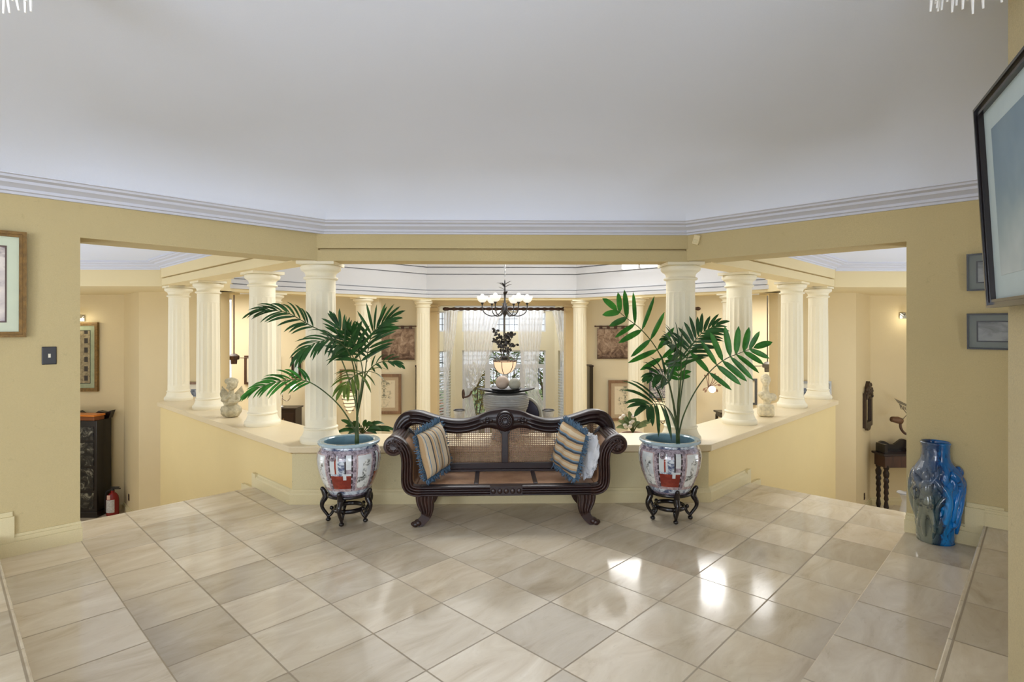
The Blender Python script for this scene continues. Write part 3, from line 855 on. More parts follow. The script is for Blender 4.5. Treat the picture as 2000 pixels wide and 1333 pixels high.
BL = rgb(96,132,160); CR = rgb(206,190,162); NV = rgb(40,56,72); SAN = rgb(190,158,116)
ms1 = stripes('blue_cream_stripe', 0, [(0, CR), (.30, NV), (.42, SAN), (.60, CR), (.74, BL), (.82, CR)], .078)
ms2 = stripes('sand_navy_stripe', 2, [(0, SAN), (.2, CR), (.5, SAN), (.68, NV), (.86, BL)], .082)
mf = simple('blue_fringe', rgb(84,112,136), .9, 0, .3, 30)
cushion('striped_cushion', 'cream and navy striped cushion with blue fringe leaning on left settee arm', (-.555, 4.50, .556), (R(-9), R(-9), R(62)), (.34, .375, .16), ms1, fr_mat=mf, seed=1)
cushion('striped_cushion', 'tan and navy striped cushion with blue fringe leaning on right settee arm', (.55, 4.515, .560), (R(-9), R(11), R(-64)), (.34, .375, .15), ms2, fr_mat=mf, seed=2)
t = thing('white_cushion', 'crumpled white fluffy cushion squeezed behind the right striped cushion', 'cushion', (.700, 4.452, .518)); t.rotation_euler = (R(-6), R(11), R(-64))
m = MB(); rnd = random.Random(5)
m.ball((0, 0, 0), (.105, .030, .175), 40, 28, fn=lambda p: 1+.10*math.sin(7*p.x+5*p.z)+.08*math.sin(13*p.z-6*p.y+p.x*5)+.05*math.sin(21*p.x))
obj('cover', m, simple('white_fluff', rgb(226,228,232), .95, 0, .06, 40, .6), t, smooth=True)
m = MB()
for k in range(160):
    a = rnd.uniform(0, 2*PI); b_ = Vector((.098*math.cos(a), rnd.uniform(-.014, .014), .165*math.sin(a)))
    e = b_*1.10+Vector((0, rnd.uniform(-.015, .015), -.008)); m.tube([b_, e], [.006, .002], 4)
obj('fluff', m, bpy.data.materials['white_fluff'], t)
# ---------------------------------------------------------------- porcelain planters on carved stands
def porc(name, c, c2, sc, lo=.42, hi=.58):
    t = NT(name); v = t.coord(); n = t.noise(v, sc, 6, .7, .4)
    return t.set(t.ramp(n, [(lo, c), (hi, c2)]), .12, Coat_Weight=.5)
PM = [porc('celadon_rim', rgb(160,182,192), rgb(176,196,204), 8), porc('mauve_pattern', rgb(104,90,100), rgb(182,170,180), 38, .4, .6),
      porc('panel_white', rgb(204,210,212), rgb(222,226,226), 6), porc('iron_red', rgb(122,38,26), rgb(150,54,38), 12),
      porc('figures_blue', rgb(72,84,118), rgb(206,214,222), 26, .42, .56), porc('outline_black', rgb(44,38,44), rgb(70,62,70), 9),
      porc('celadon_inside', rgb(108,138,150), rgb(128,156,166), 5), porc('garden_ink', rgb(84,88,84), rgb(226,228,224), 18, .40, .52), porc('pale_rose', rgb(160,136,136), rgb(196,178,178), 30)]
def pot_mat(c):
    z = c.z; a = math.degrees(math.atan2(c.y, c.x)) % 360; r = math.hypot(c.x, c.y)
    if z > .392: return 0
    if z > .372: return 4
    if z > .345: return 1
    if z < .05: return 4 if z > .02 else 1
    s = a % 90                      # four repeats around the body
    if s < 46:                      # court scene
        if s < 3 or s > 43: return 5 if int(z*60) % 3 else 1
        if z < .075: return 8
        if z < .185 - (.03 if 26 < s < 32 else 0): return 3
        if z < .20: return 2 if s > 28 else 4
        if s < 11: return 2
        if 11 <= s < 14: return 3
        if 14 <= s < 17: return 2
        if 30 <= s < 32: return 5
        if 34 < s < 41 and z > .24: return 2 if (int(s) % 3) else 4
        return 4 if z < .30 and 18 < s < 30 else 1
    if s < 52: return 1
    if s < 84:                      # garden scene on white
        if s < 54 or s > 82 or z < .07 or z > .335: return 8
        if z < .16: return 7
        if 62 < s < 72 and z < .27: return 7
        if 66 < s < 78 and .25 < z < .30: return 7
        return 2
    return 1
pp = [(.150, 0), (.160, .012), (.170, .03), (.186, .06), (.205, .10), (.224, .15), (.238, .20), (.247, .25), (.250, .29), (.246, .325), (.234, .352), (.222, .368), (.214, .378), (.213, .388), (.238, .396), (.243, .402), (.243, .414), (.236, .420)]
fine = []
for (a, b) in zip(pp, pp[1:]):
    for k in range(3): fine.append((a[0]+(b[0]-a[0])*k/3, a[1]+(b[1]-a[1])*k/3))
fine.append(pp[-1])
def make_pot():
    t = thing('porcelain_planter', '', 'planter', group='porcelain planters beside the settee')
    m = MB(); m.lathe(fine, 120, mi=pot_mat, cap=False); m.lathe([(.02, .0), (.150, 0)], 120, mi=1, cap=False)
    obj('body', m, PM, t, smooth=35)
    m = MB(); m.lathe([(.236, .420), (.200, .419), (.192, .412), (.190, .39), (.20, .36), (.205, .325), (.0, .322)], 64, cap=False)
    obj('inner_glaze', m, PM[6], t, smooth=35)
    for a in (10, 190):
        m = MB(); m.ball((.252*math.cos(R(a)), .252*math.sin(R(a)), .33), (.022, .022, .03), 10, 8); m.ball((.27*math.cos(R(a)), .27*math.sin(R(a)), .318), (.012, .012, .014), 8, 6)
        obj('lion_mask', m, PM[1], t, smooth=True)
    return t
def make_stand():
    t = thing('planter_stand', '', 'stand', group='carved stands under the planters')
    m = MB(); m.lathe([(.0, .205), (.160, .205), (.172, .208), (.176, .218), (.174, .226), (.168, .2265), (0, .2262)], 48)
    obj('top_ring', m, M['ebony'], t, smooth=40)
    m = MB(); m.tube([(.115*math.cos(2*PI*k/40), .115*math.sin(2*PI*k/40), .098) for k in range(40)], .014, 8, closed=True, flat=1.3)
    obj('stretcher_ring', m, M['ebony'], t, smooth=True)
    for k in range(5):
        a = 2*PI*k/5-PI/2; c, s = math.cos(a), math.sin(a)
        pr = [(.202, .262), (.192, .238), (.182, .205), (.188, .185), (.205, .155), (.208, .12), (.192, .088), (.172, .06), (.158, .035), (.160, .012)]
        sp = smoothpath([Vector((r*c, r*s, z)) for r, z in pr], 4); n = len(sp)
        rad = [.017+.008*math.sin(PI*min(1, i/(n*.55))) - .006*(i/n) for i in range(n)]
        L = MB(); L.tube(sp, rad, 10, flat=1.0)
        L.ball((.160*c, .160*s, .017), (.021, .021, .016), 10, 7); L.ball((.206*c, .206*s, .262), (.017, .017, .018), 10, 7)
        hk = smoothpath([Vector((r*c, r*s, z)) for r, z in [(.160, .04), (.140, .055), (.126, .078), (.130, .102), (.142, .108)]], 4)
        L.tube(hk, .012, 8); L.ball((.136*c, .136*s, .106), .016, 8, 6)
        obj('leg', L, M['ebony'], t, smooth=True)
    return t
pot, std = make_pot(), make_stand()
SPOT = [(682, 672, 'left'), (1308, 1310, 'right')]
for i, (cx, fx, sd) in enumerate(SPOT):
    Y = 4.50; X = ratio(cx)*Y
    a = pot if i == 0 else copy_tree(pot); b = std if i == 0 else copy_tree(std)
    a.location = (X, Y, .2275); b.location = (X, Y, .001)
    a.rotation_euler.z = R(-113 if i == 0 else -129); b.rotation_euler.z = R(-6 if i == 0 else 0)
    a['label'] = ('painted Chinese porcelain planter %s of the settee, holding the %s palm' % (sd, 'drooping fine leaved' if i == 0 else 'broad leaved'))
    b['label'] = 'black carved five legged stand under the planter %s of the settee' % sd
# ---------------------------------------------------------------- palms
G1 = foliage('palm_leaf_dark', rgb(22,52,22), rgb(52,98,44)); G2 = foliage('palm_leaf_bright', rgb(30,88,26), rgb(70,144,52)); G3 = foliage('palm_leaf_yellowing', rgb(58,84,28), rgb(110,128,50))
STK = foliage('palm_stalk', rgb(44,62,30), rgb(90,104,58), .45)
def leaflet(m, p, d, n, L, W, droop, seg=6, notch=False):
    d = d.normalized(); n = (n-d*n.dot(d)); n = n.normalized() if n.length > 1e-5 else d.orthogonal().normalized()
    s = d.cross(n); v = []; q = Vector(p)
    for i in range(seg+1):
        u = i/seg
        w = W*.5*(math.sin(PI*min(1, .12+u*.80))**.75 if u < .93 else .25)
        if i == 0: w = W*.08
        if i == seg and not notch: w = W*.03
        if i == seg and notch: w = W*.45
        v += [q-s*w+n*w*.28, q.copy(), q+s*w+n*w*.28]
        dd = (d+Vector((0, 0, -1))*droop*(u**1.3)).normalized(); q = q+dd*(L/seg)
    f = []
    for i in range(seg): f += [(3*i, 3*i+1, 3*i+4, 3*i+3), (3*i+1, 3*i+2, 3*i+5, 3*i+4)]
    m.add(v, f)
def frond(root, pts, start, n, Lf, W, droop, mat, up=(0, -.75, .65), swept=.55, rad=.007, wob=1, one=None, twist=0.0, fan=.75):
    """pts: photo x, y, depth; leaflets in two rows along the rachis after fraction start"""
    rnd = random.Random(wob)
    path = smoothpath([P(*p) - root.location for p in pts], 8); N = len(path)
    st = MB(); st.tube(path, [rad*(1-.72*i/N) for i in range(N)], 7)
    m = MB(); upv = Vector(up).normalized()
    for k in range(n):
        u = start+(.95-start)*(k/(n-1))
        i = min(N-2, int(u*(N-1))); p = path[i]; t = (path[min(i+1, N-1)]-path[max(0, i-1)]).normalized()
        sidev = t.cross(upv).normalized(); nrm = sidev.cross(t)
        e = k/(n-1)
        L = Lf*(.62+.62*math.sin(PI*(.18+.62*e)))*(1-.30*e)
        for sg in ((-1, 1) if one is None else (one,)):
            a = swept+fan*e**1.5+rnd.uniform(-.1, .1)
            d = sidev*sg*math.cos(a)+t*math.sin(a)+nrm*rnd.uniform(-.05, .22)+Vector((0, rnd.uniform(-.12, .12), twist))
            leaflet(m, p, d, nrm+sidev*rnd.uniform(-.3, .3), L*rnd.uniform(.86, 1.1), W*rnd.uniform(.85, 1.15), droop*rnd.uniform(.7, 1.3))
    leaflet(m, path[-1], path[-1]-path[-3], upv, Lf*.62, W*1.2, droop)
    fr = obj('frond', m, mat, root, smooth=True); obj('stalk', st, STK, fr, smooth=True)
    return fr
Yp = 4.50
PLM = thing('potted_palm', 'tall palm with drooping narrow dark leaflets in the planter left of the settee', 'palm', (ratio(697)*Yp, Yp, .56))
b = (697, 862, Yp); c_ = (698, 815, Yp)
frond(PLM, [b, (690, 835, Yp), (662, 792, 4.45), (622, 757, 4.38), (590, 743, 4.34), (550, 745, 4.30), (512, 755, 4.27), (490, 766, 4.25)], .50, 13, .17, .022, .8, G2, wob=3, swept=.75)
frond(PLM, [b, c_, (690, 770, Yp), (668, 705, 4.48), (640, 657, 4.44), (602, 634, 4.40), (562, 612, 4.36), (525, 606, 4.33), (500, 610, 4.31)], .60, 14, .19, .020, .9, G1, wob=5, swept=.8)
frond(PLM, [b, c_, (694, 760, 4.47), (690, 715, 4.38), (675, 680, 4.28), (648, 664, 4.18), (612, 672, 4.08), (588, 690, 4.02)], .50, 14, .21, .021, 1.0, G1, wob=7, swept=.6)
frond(PLM, [b, c_, (701, 760, 4.52), (694, 712, 4.54), (682, 680, 4.58), (670, 655, 4.6), (658, 632, 4.62)], .55, 9, .21, .026, .3, G1, wob=9, swept=.6)
frond(PLM, [b, c_, (704, 770, 4.50), (708, 725, 4.46), (700, 690, 4.42), (690, 668, 4.38), (684, 650, 4.33)], .60, 8, .21, .026, .5, G1, wob=10, swept=.5)
frond(PLM, [b, c_, (706, 775, 4.54), (714, 722, 4.58), (718, 690, 4.60), (726, 655, 4.62), (742, 636, 4.62), (762, 622, 4.62)], .55, 13, .23, .027, .35, G1, wob=12, swept=.55)
frond(PLM, [b, c_, (704, 785, 4.48), (714, 735, 4.42), (734, 712, 4.36), (760, 706, 4.30), (778, 712, 4.26)], .62, 6, .12, .022, .6, G1, wob=13, swept=.8)
frond(PLM, [b, c_, (703, 785, 4.46), (710, 745, 4.38), (712, 728, 4.30), (700, 730, 4.20), (684, 742, 4.12), (672, 756, 4.07)], .50, 9, .20, .026, 1.1, G3, wob=15, swept=.35)
m = MB(); rt = PLM.location
m.tube([P(697, 878, Yp)-rt, P(697, 840, Yp)-rt, P(697, 760, Yp)-rt, P(697, 676, Yp)-rt], [.010, .008, .005, .002], 8)
m.tube([P(697, 878, Yp)-rt, P(697, 862, Yp)-rt, P(698, 815, Yp)-rt], [.016, .018, .009], 10); obj('spear_stem', m, STK, PLM, smooth=True)
PR = thing('potted_palm', 'palm with broad glossy green leaflets in the planter right of the settee', 'palm', (ratio(1324)*Yp, Yp, .56))
b = (1324, 860, Yp); c_ = (1322, 815, Yp)
frond(PR, [b, (1318, 800, 4.5), (1306, 745, 4.48), (1294, 705, 4.44), (1276, 672, 4.40), (1250, 642, 4.35), (1224, 622, 4.31), (1205, 606, 4.28)], .45, 7, .25, .044, .12, G2, wob=21, swept=.22, fan=.6, up=(0, -.95, .3))
frond(PR, [b, (1334, 815, 4.48), (1356, 768, 4.44), (1385, 728, 4.40), (1415, 703, 4.37), (1445, 690, 4.34), (1472, 680, 4.32)], .52, 7, .235, .044, .15, G2, wob=23, swept=.12, fan=.6, up=(0, -.95, .3))
frond(PR, [b, (1327, 800, 4.52), (1334, 745, 4.55), (1342, 700, 4.57), (1353, 672, 4.58), (1372, 650, 4.58), (1398, 636, 4.58)], .52, 11, .20, .030, .45, G1, wob=25, swept=.45)
frond(PR, [b, (1325, 800, 4.46), (1329, 750, 4.38), (1330, 705, 4.30), (1322, 680, 4.22), (1306, 668, 4.15)], .56, 10, .20, .030, .7, G1, wob=26, swept=.5)
frond(PR, [b, (1319, 828, 4.44), (1310, 806, 4.36), (1296, 792, 4.26), (1278, 790, 4.18), (1264, 794, 4.12)], .55, 7, .29, .038, .8, G1, wob=27, swept=.3)
frond(PR, [b, (1318, 812, 4.46), (1312, 775, 4.42), (1304, 745, 4.38), (1290, 732, 4.33), (1272, 736, 4.28)], .58, 8, .17, .034, .7, G1, wob=29, swept=.5)
frond(PR, [b, (1323, 800, 4.55), (1326, 755, 4.6), (1324, 725, 4.63), (1316, 708, 4.65)], .62, 6, .13, .04, .7, G2, wob=31, swept=.5)
m = MB(); rt = PR.location
m.tube([P(1324, 878, Yp)-rt, P(1324, 855, Yp)-rt, P(1322, 812, Yp)-rt], [.015, .017, .010], 10); obj('spear_stem', m, STK, PR, smooth=True)
# ---------------------------------------------------------------- things in the hall
def sculpt(name, balls, mat, parent, voxel=.008, smooth_it=6):
    m = MB()
    for b in balls:
        if b[0] == 't': m.tube(b[1], b[2], 10)
        else: m.ball(b[0], b[1], 18, 12)
    o = obj(name, m, mat, parent, smooth=True)
    r = o.modifiers.new('Remesh', 'REMESH'); r.mode = 'VOXEL'; r.voxel_size = voxel; r.use_smooth_shade = True
    s = o.modifiers.new('Smooth', 'SMOOTH'); s.factor = .5; s.iterations = smooth_it
    return o
# framed pictures: local x right, z up, front at -y
def picture(name, label, cat, loc, rotz, w, h, frame_m, mat_m, art_m, fw=.04, mw=.05, depth=.03, tilt=0.0, inner=None, group=None, bands=1):
    t = thing(name, label, cat, loc, group=group); t.rotation_euler = (tilt, 0, rotz)
    m = MB()
    def ring(a0, b0, a1, b1, y0, y1):
        o_ = [(-a0, -b0), (a0, -b0), (a0, b0), (-a0, b0)]; i_ = [(-a1, -b1), (a1, -b1), (a1, b1), (-a1, b1)]
        for k in range(4):
            k2 = (k+1) % 4; m.slab([o_[k], o_[k2], i_[k2], i_[k]], y0, y1)
    for b in range(bands):
        q0 = fw*b/bands; q1 = fw*(b+1)/bands
        ring(w/2-q0, h/2-q0, w/2-q1, h/2-q1, -depth*(1-.22*(b % 2)-.12*b), 0)
    obj('frame', m, frame_m, t)
    m = MB(); m.box((-w/2+fw*.9, -.008, -h/2+fw*.9), (w/2-fw*.9, -.002, h/2-fw*.9)); obj('mat_board', m, mat_m, t)
    if inner:
        m = MB(); a, b = w/2-fw-mw*.9, h/2-fw-mw*.9
        ring(a, b, a-.008, b-.008, -.0105, -.007); obj('inner_line', m, inner, t)
    m = MB(); m.box((-w/2+fw+mw, -.010, -h/2+fw+mw), (w/2-fw-mw, -.0075, h/2-fw-mw)); obj('print', m, art_m, t)
    return t
def art(name, stops, sc=3, det=6, dist=.6, stretch=(1, 1, 1), grad=None):
    t = NT(name); v = t.coord(); x, y, z = t.sep(v)[:3]
    q = t.comb(t.math('MULTIPLY', x, stretch[0]), 0, t.math('MULTIPLY', z, stretch[2]))
    n = t.noise(q, sc, det, .62, dist)
    if grad: n = t.math('ADD', n, t.math('MULTIPLY', z, grad))
    return t.set(t.ramp(n, stops), .45)
# gold framed picture on the left wall
a = PW(50, 457, QL, -1); b = PW(43, 658, QL, -1); w_, h_ = .62, a.z-b.z+.005
ux = Vector((math.cos(R(45)), math.sin(R(45)), 0)); uo = Vector((math.sin(R(45)), -math.cos(R(45)), 0))
c = a - ux*(w_/2); c.z = (a.z+b.z)/2
A1 = art('hut_print', [(.30, rgb(92,70,110)), (.40, rgb(200,190,186)), (.52, rgb(226,216,206)), (.60, rgb(120,104,110)), (.70, rgb(186,148,142))], 3.2, 5, .4, (1, 1, 1.6), .5)
picture('framed_picture', 'gilt framed print with pale green mount on the left wall', 'picture', c+uo*.022, R(45), w_, h_, M['gold'], simple('pale_green_mount', rgb(206,214,190), .8, 0, .03), A1, .034, .062, .034, R(1.5), M['brown'], bands=2)
# switch
s_ = PW(96, 695, QL, -1); t = thing('light_switch', 'black light switch plate on the left wall below the gilt framed print', 'light switch', s_, R(45))
m = MB(); m.box((-.037, -.008, -.057), (.037, 0, .057)); obj('wall_plate', m, M['black'], t, bevel=.004)
m = MB(); m.box((-.006, -.016, -.012), (.006, -.007, .012)); obj('toggle', m, M['paper'], t)
# two small ship prints on the right wall
A2 = art('ship_print', [(.30, rgb(36,38,42)), (.42, rgb(110,112,112)), (.56, rgb(140,143,143)), (.8, rgb(150,152,152))], 5, 6, .8, (1, 1, 2.4))
gm = simple('grey_mount', rgb(116,122,118), .6, 0, .05)
for i, (tp_, bt_, lb) in enumerate((((1885, 498), (1893, 569), 'upper small dark framed ship print on right wall, partly behind the big picture'), ((1886, 613), (1893, 682), 'lower small dark framed ship print on the right wall'))):
    a = PW(*tp_, QR, 1); b = PW(*bt_, QR, 1); uxr = Vector((math.cos(R(-45)), math.sin(R(-45)), 0)); uor = Vector((-math.sin(R(45)), -math.cos(R(45)), 0))
    h_ = (a.z-b.z); w_ = .34; c = (a+b)/2 + uxr*(w_/2)
    picture('ship_print', lb, 'picture', c+uor*.02, R(-45), w_, h_, M['black'], gm, A2, .010, .042, .02, R(5), M['black'], group='small ship prints')
# big picture on the near pier
far_t = P(1926, 196, 1.82); zt = far_t.z; zb = P(1950, 600, 1.84).z; h_ = (zt-zb)*1.005; w_ = .66
c = Vector((NPE.x, NPE.y, (zt+zb)/2)) + Vector((NPN.x, NPN.y, 0))*.047 - Vector((NPU.x, NPU.y, 0))*(w_/2-.0)
A3 = art('seascape', [(.25, rgb(106,134,158)), (.45, rgb(136,160,176)), (.60, rgb(164,184,192)), (.8, rgb(206,216,220))], 1.4, 4, .3, (1, 1, 1), -.5)
ang = math.atan2(-NPU.y, -NPU.x)
picture('framed_picture', 'large pale blue seascape in black and gold frame, leaning out from right pier', 'picture', c, ang, w_, h_, M['ebony'], simple('ice_blue_mount', rgb(196,214,220), .5, 0, .03), A3, .028, .075, .03, R(3.0), None, bands=3)
# motion sensor
s_ = PW(1362, 469, QR, 1); t = thing('motion_sensor', 'small cream motion sensor tilted on the right beam near the corner', 'sensor', s_, R(-45)); t.rotation_euler = (0, R(18), R(-45))
m = MB(); m.box((-.03, -.03, -.042), (.03, 0, .042)); obj('housing', m, M['cream'], t, bevel=.008); m = MB(); m.box((-.02, -.034, -.03), (.02, -.028, .002)); obj('lens', m, M['base'], t, bevel=.004)
# blue glazed vase with figures in relief
g = G(1828, 1072, H1); g.y += .13; g.x += .10
VS = thing('relief_vase', 'tall blue glazed vase with figures in high relief on the right step', 'vase', (g.x, g.y, H1+.001)); VS.scale = (.86, .86, .975)
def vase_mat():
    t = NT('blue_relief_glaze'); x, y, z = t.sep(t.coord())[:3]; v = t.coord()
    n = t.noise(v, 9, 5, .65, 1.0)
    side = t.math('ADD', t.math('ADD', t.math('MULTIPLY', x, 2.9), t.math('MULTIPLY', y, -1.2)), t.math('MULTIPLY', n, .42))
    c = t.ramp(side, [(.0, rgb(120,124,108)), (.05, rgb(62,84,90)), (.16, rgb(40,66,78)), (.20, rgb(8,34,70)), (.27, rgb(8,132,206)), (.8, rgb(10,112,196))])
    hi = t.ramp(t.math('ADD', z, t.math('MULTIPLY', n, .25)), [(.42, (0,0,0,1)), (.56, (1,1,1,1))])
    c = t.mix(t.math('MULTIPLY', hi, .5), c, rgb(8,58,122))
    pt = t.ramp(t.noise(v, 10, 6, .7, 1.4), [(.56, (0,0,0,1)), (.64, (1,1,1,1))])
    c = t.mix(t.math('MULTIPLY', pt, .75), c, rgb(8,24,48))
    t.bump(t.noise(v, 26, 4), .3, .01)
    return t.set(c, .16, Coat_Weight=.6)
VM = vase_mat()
m = MB()
vp = [(.112, 0), (.118, .015), (.119, .06), (.122, .12), (.132, .20), (.143, .29), (.150, .37), (.150, .43), (.140, .475), (.116, .515), (.098, .545), (.091, .58), (.091, .625), (.094, .65), (.098, .66), (.092, .668), (.082, .66), (.076, .62), (.072, .56), (0, .54)]
pr = []
for (a, b) in zip(vp, vp[1:]):
    for k in range(4): pr.append((a[0]+(b[0]-a[0])*k/4, a[1]+(b[1]-a[1])*k/4))
pr.append(vp[-1])
def vf(r, z, a):
    if z < .01: return r
    k = min(1, z*8)*(1 if z < .46 else max(.10, 1-(z-.46)*11))
    return r*(1+k*(.035*math.sin(3*a+9*z)+.035*math.sin(5*a-17*z+1)+.035*math.sin(7*a+29*z)+.03*math.sin(12*a-38*z+2*math.sin(3*a))+.02*math.sin(19*a+50*z)))
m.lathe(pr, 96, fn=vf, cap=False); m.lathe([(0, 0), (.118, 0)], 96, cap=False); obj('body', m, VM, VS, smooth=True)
rnd = random.Random(11)
for nm, ang_, z0 in (('relief_figure', -20, .30), ('relief_figure', -150, .28), ('relief_figure', 80, .26)):
    a = R(ang_); r0 = .155; c, s = math.cos(a), math.sin(a); tx, ty = -s, c
    def at(u, z, d=0): return (c*(r0+d)+tx*u, s*(r0+d)+ty*u, z)
    balls = [(at(0, z0+.17, -.005), (.030, .030, .034)), (at(0, z0+.09), (.042, .042, .06)), (at(.01, z0, -.012), (.044, .044, .08)),
             ('t', [at(-.03, z0+.12), at(-.08, z0+.08), at(-.07, z0+.01)], [.016, .013, .010]), ('t', [at(.03, z0+.12), at(.07, z0+.19, -.03), at(.05, z0+.25, -.07)], [.016, .012, .010]),
             ('t', [at(-.015, z0-.05, -.015), at(-.03, z0-.15, -.02), at(-.02, z0-.24, -.03)], [.026, .019, .012]), ('t', [at(.025, z0-.05, -.015), at(.05, z0-.14, -.015), at(.03, z0-.24, -.03)], [.026, .019, .012])]
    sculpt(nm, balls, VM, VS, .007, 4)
for k, (a_, z_) in enumerate(((-60, .44), (-8, .46), (50, .40), (-110, .40), (120, .44), (190, .42))):
    c, s = math.cos(R(a_)), math.sin(R(a_)); tx, ty = -s, c
    def at(u, z, d=0): return (c*(.135+d)+tx*u, s*(.135+d)+ty*u, z)
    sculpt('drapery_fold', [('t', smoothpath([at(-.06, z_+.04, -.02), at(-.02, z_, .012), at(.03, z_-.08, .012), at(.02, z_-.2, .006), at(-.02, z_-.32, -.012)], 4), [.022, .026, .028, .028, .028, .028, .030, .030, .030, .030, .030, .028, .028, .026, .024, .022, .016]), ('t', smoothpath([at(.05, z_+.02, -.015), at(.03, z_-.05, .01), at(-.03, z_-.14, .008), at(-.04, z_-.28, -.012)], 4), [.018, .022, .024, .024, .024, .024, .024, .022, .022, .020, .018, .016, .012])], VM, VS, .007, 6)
m = MB(); m.lathe([(.112, 0), (.114, .012), (.110, .02), (0, .02)], 40); obj('foot', m, VM, VS, smooth=40)
# fringed ceiling pendants whose tips show at the top corners
def fringe_lamp(label, x, y, zt_, rr, seed):
    t = thing('shell_pendant', label, 'pendant lamp', (x, y, zt_), group='white fringed ceiling pendants')
    m = MB(); m.lathe([(0, .30), (rr*.9, .30), (rr, .285), (rr*.95, .27), (0, .27)], 40); obj('ceiling_ring', m, M['white'], t)
    rnd_ = random.Random(seed); m = MB()
    for k in range(44):
        a = 2*PI*k/44; r = rr*rnd_.uniform(.78, .98); L = rnd_.uniform(.20, .27)
        p = Vector((r*math.cos(a), r*math.sin(a), .27)); e = p+Vector((.02*math.cos(a), .02*math.sin(a), -L))
        m.tube([p, (p+e)/2+Vector((rnd_.uniform(-.01, .01),)*3), e], [.010, .009, .003], 6)
    obj('shell_strand', m, simple('shell_white_%d' % seed, rgb(236,236,236), .4, 0, .03), t)
    return t
fringe_lamp('white fringed pendant at the top left corner of the ceiling', ratio(-62)*1.62, 1.62, 2.495, .12, 4)
fringe_lamp('white fringed pendant at the top right, beside the right pier', ratio(1900)*1.66, 1.66, 2.535, .085, 8)
# ---------------------------------------------------------------- things on the parapet
STN = simple('weathered_stone', rgb(186,176,146), .8, 0, .28, 24, .5)
STN2 = simple('cream_weathered_stone', rgb(214,202,170), .75, 0, .2, 26, .4)
ZL = .513
r = ratio(452)
Yc = 3.36/(1-abs(r)); Xc = r*Yc
CH = thing('cherub_bust', 'small weathered stone winged cherub bust on the left half wall', 'statue', (Xc, Yc, ZL+.002), R(20))
m = MB(); m.ball((0, 0, .075), (.108, .088, .092), 28, 18, fn=lambda p: 1+.05*math.sin(9*p.x+4)+.05*math.sin(11*p.y+5*p.z)+.04*math.sin(17*p.z))
m.v = [Vector((p.x, p.y, max(0, p.z))) for p in m.v]; obj('rock_base', m, STN, CH, smooth=True)
sculpt('figure', [((0, 0, .20), (.070, .055, .075)), ((-.01, -.03, .17), (.075, .05, .05)), ((.0, -.005, .285), (.03, .03, .04)),
    ((.01, -.012, .375), (.056, .060, .064)), ((-.008, -.07, .362), (.011, .013, .016)), ((-.03, -.055, .345), (.022, .018, .02)), ((.018, -.055, .345), (.022, .018, .02)), ((-.006, -.062, .325), (.02, .016, .016)),
    ((-.006, -.058, .395), (.04, .02, .02)), ((.03, .01, .405), (.045, .045, .04)), ((-.03, .012, .412), (.045, .045, .036)), ((0, .02, .425), (.05, .045, .03)), ((.045, .0, .37), (.02, .03, .04)),
    ('t', [(-.06, -.01, .25), (-.085, -.05, .20), (-.04, -.085, .215), (.0, -.09, .25)], [.028, .024, .020, .016]), ('t', [(.06, -.01, .25), (.085, -.05, .19), (.04, -.08, .18), (-.02, -.085, .185)], [.028, .024, .020, .016])], STN, CH, .007, 4)
m = MB()
for s in (-1, 1):
    m.grid(lambda u, v_: (s*(.03+.085*u+.01*math.sin(5*v_)), .055+.02*u, .19+.13*v_*(.5+.5*u)+.03*u), 8, 10)
obj('wing', m, STN, CH, smooth=True, solid=.018)
r = ratio(1496); Yc = 3.34/(1-r); Xc = r*Yc
WB = thing('woman_bust', 'pale stone bust of a woman on rough block on the right half wall', 'statue', (Xc, Yc, ZL+.002), R(-12))
m = MB(); m.box((-.088, -.07, 0), (.082, .07, .142)); o = obj('stone_block', m, STN2, WB, bevel=.028, seg=4)
sculpt('figure', [((.005, 0, .15), (.036, .036, .03)), ((.012, 0, .185), (.046, .042, .05)), ((.012, -.008, .225), (.082, .052, .045)), ((-.045, -.002, .255), (.046, .044, .036)), ((.07, .0, .225), (.048, .044, .046)), ((.01, -.03, .215), (.055, .034, .04)),
    ('t', [(.005, .004, .24), (-.004, .004, .295), (-.006, -.002, .345), (-.004, -.006, .38)], [.050, .038, .034, .034]), ((-.004, -.014, .405), (.044, .052, .060)), ((-.004, -.016, .375), (.034, .040, .030)), ((-.004, -.066, .402), (.008, .012, .018)), ((-.004, -.054, .372), (.016, .012, .011)), ((-.02, -.052, .398), (.014, .011, .010)), ((.013, -.052, .398), (.014, .011, .010)), ((-.004, -.05, .43), (.034, .018, .014)),
    ((-.004, .012, .445), (.054, .056, .040)), ((-.042, .004, .425), (.016, .034, .034)), ((.036, .004, .425), (.016, .034, .034)), ((-.004, .058, .42), (.028, .026, .028)), ((-.004, .0, .475), (.03, .032, .02))], STN2, WB, .006, 3)
# urn with dish and stone balls
UX, UY = ratio(988)*5.17, 5.17
U = thing('ribbed_urn', 'wide grey ribbed stone urn on the parapet behind the settee', 'urn', (UX, UY, ZL+.002))
m = MB(); pf = [(.135, 0), (.138, .02), (.130, .05), (.132, .10), (.142, .15), (.160, .20), (.185, .25), (.205, .30), (.215, .345), (.214, .38), (.205, .405), (.195, .418), (0, .42)]
pr = []
for (a, b) in zip(pf[:-1], pf[1:-1]):
    for k in range(8):
        u = k/8; pr.append((a[0]+(b[0]-a[0])*u + .0025*math.sin(k*PI/2), a[1]+(b[1]-a[1])*u))
pr += pf[-2:]
m.lathe(pr, 64); obj('body', m, simple('grey_ribbed_stone', rgb(150,148,142), .6, 0, .1, 14, .2), U, smooth=35)
BZ = ZL+.424
D = thing('boat_dish', 'long dark bronze boat shaped dish resting on the grey urn', 'dish', (UX, UY, BZ))
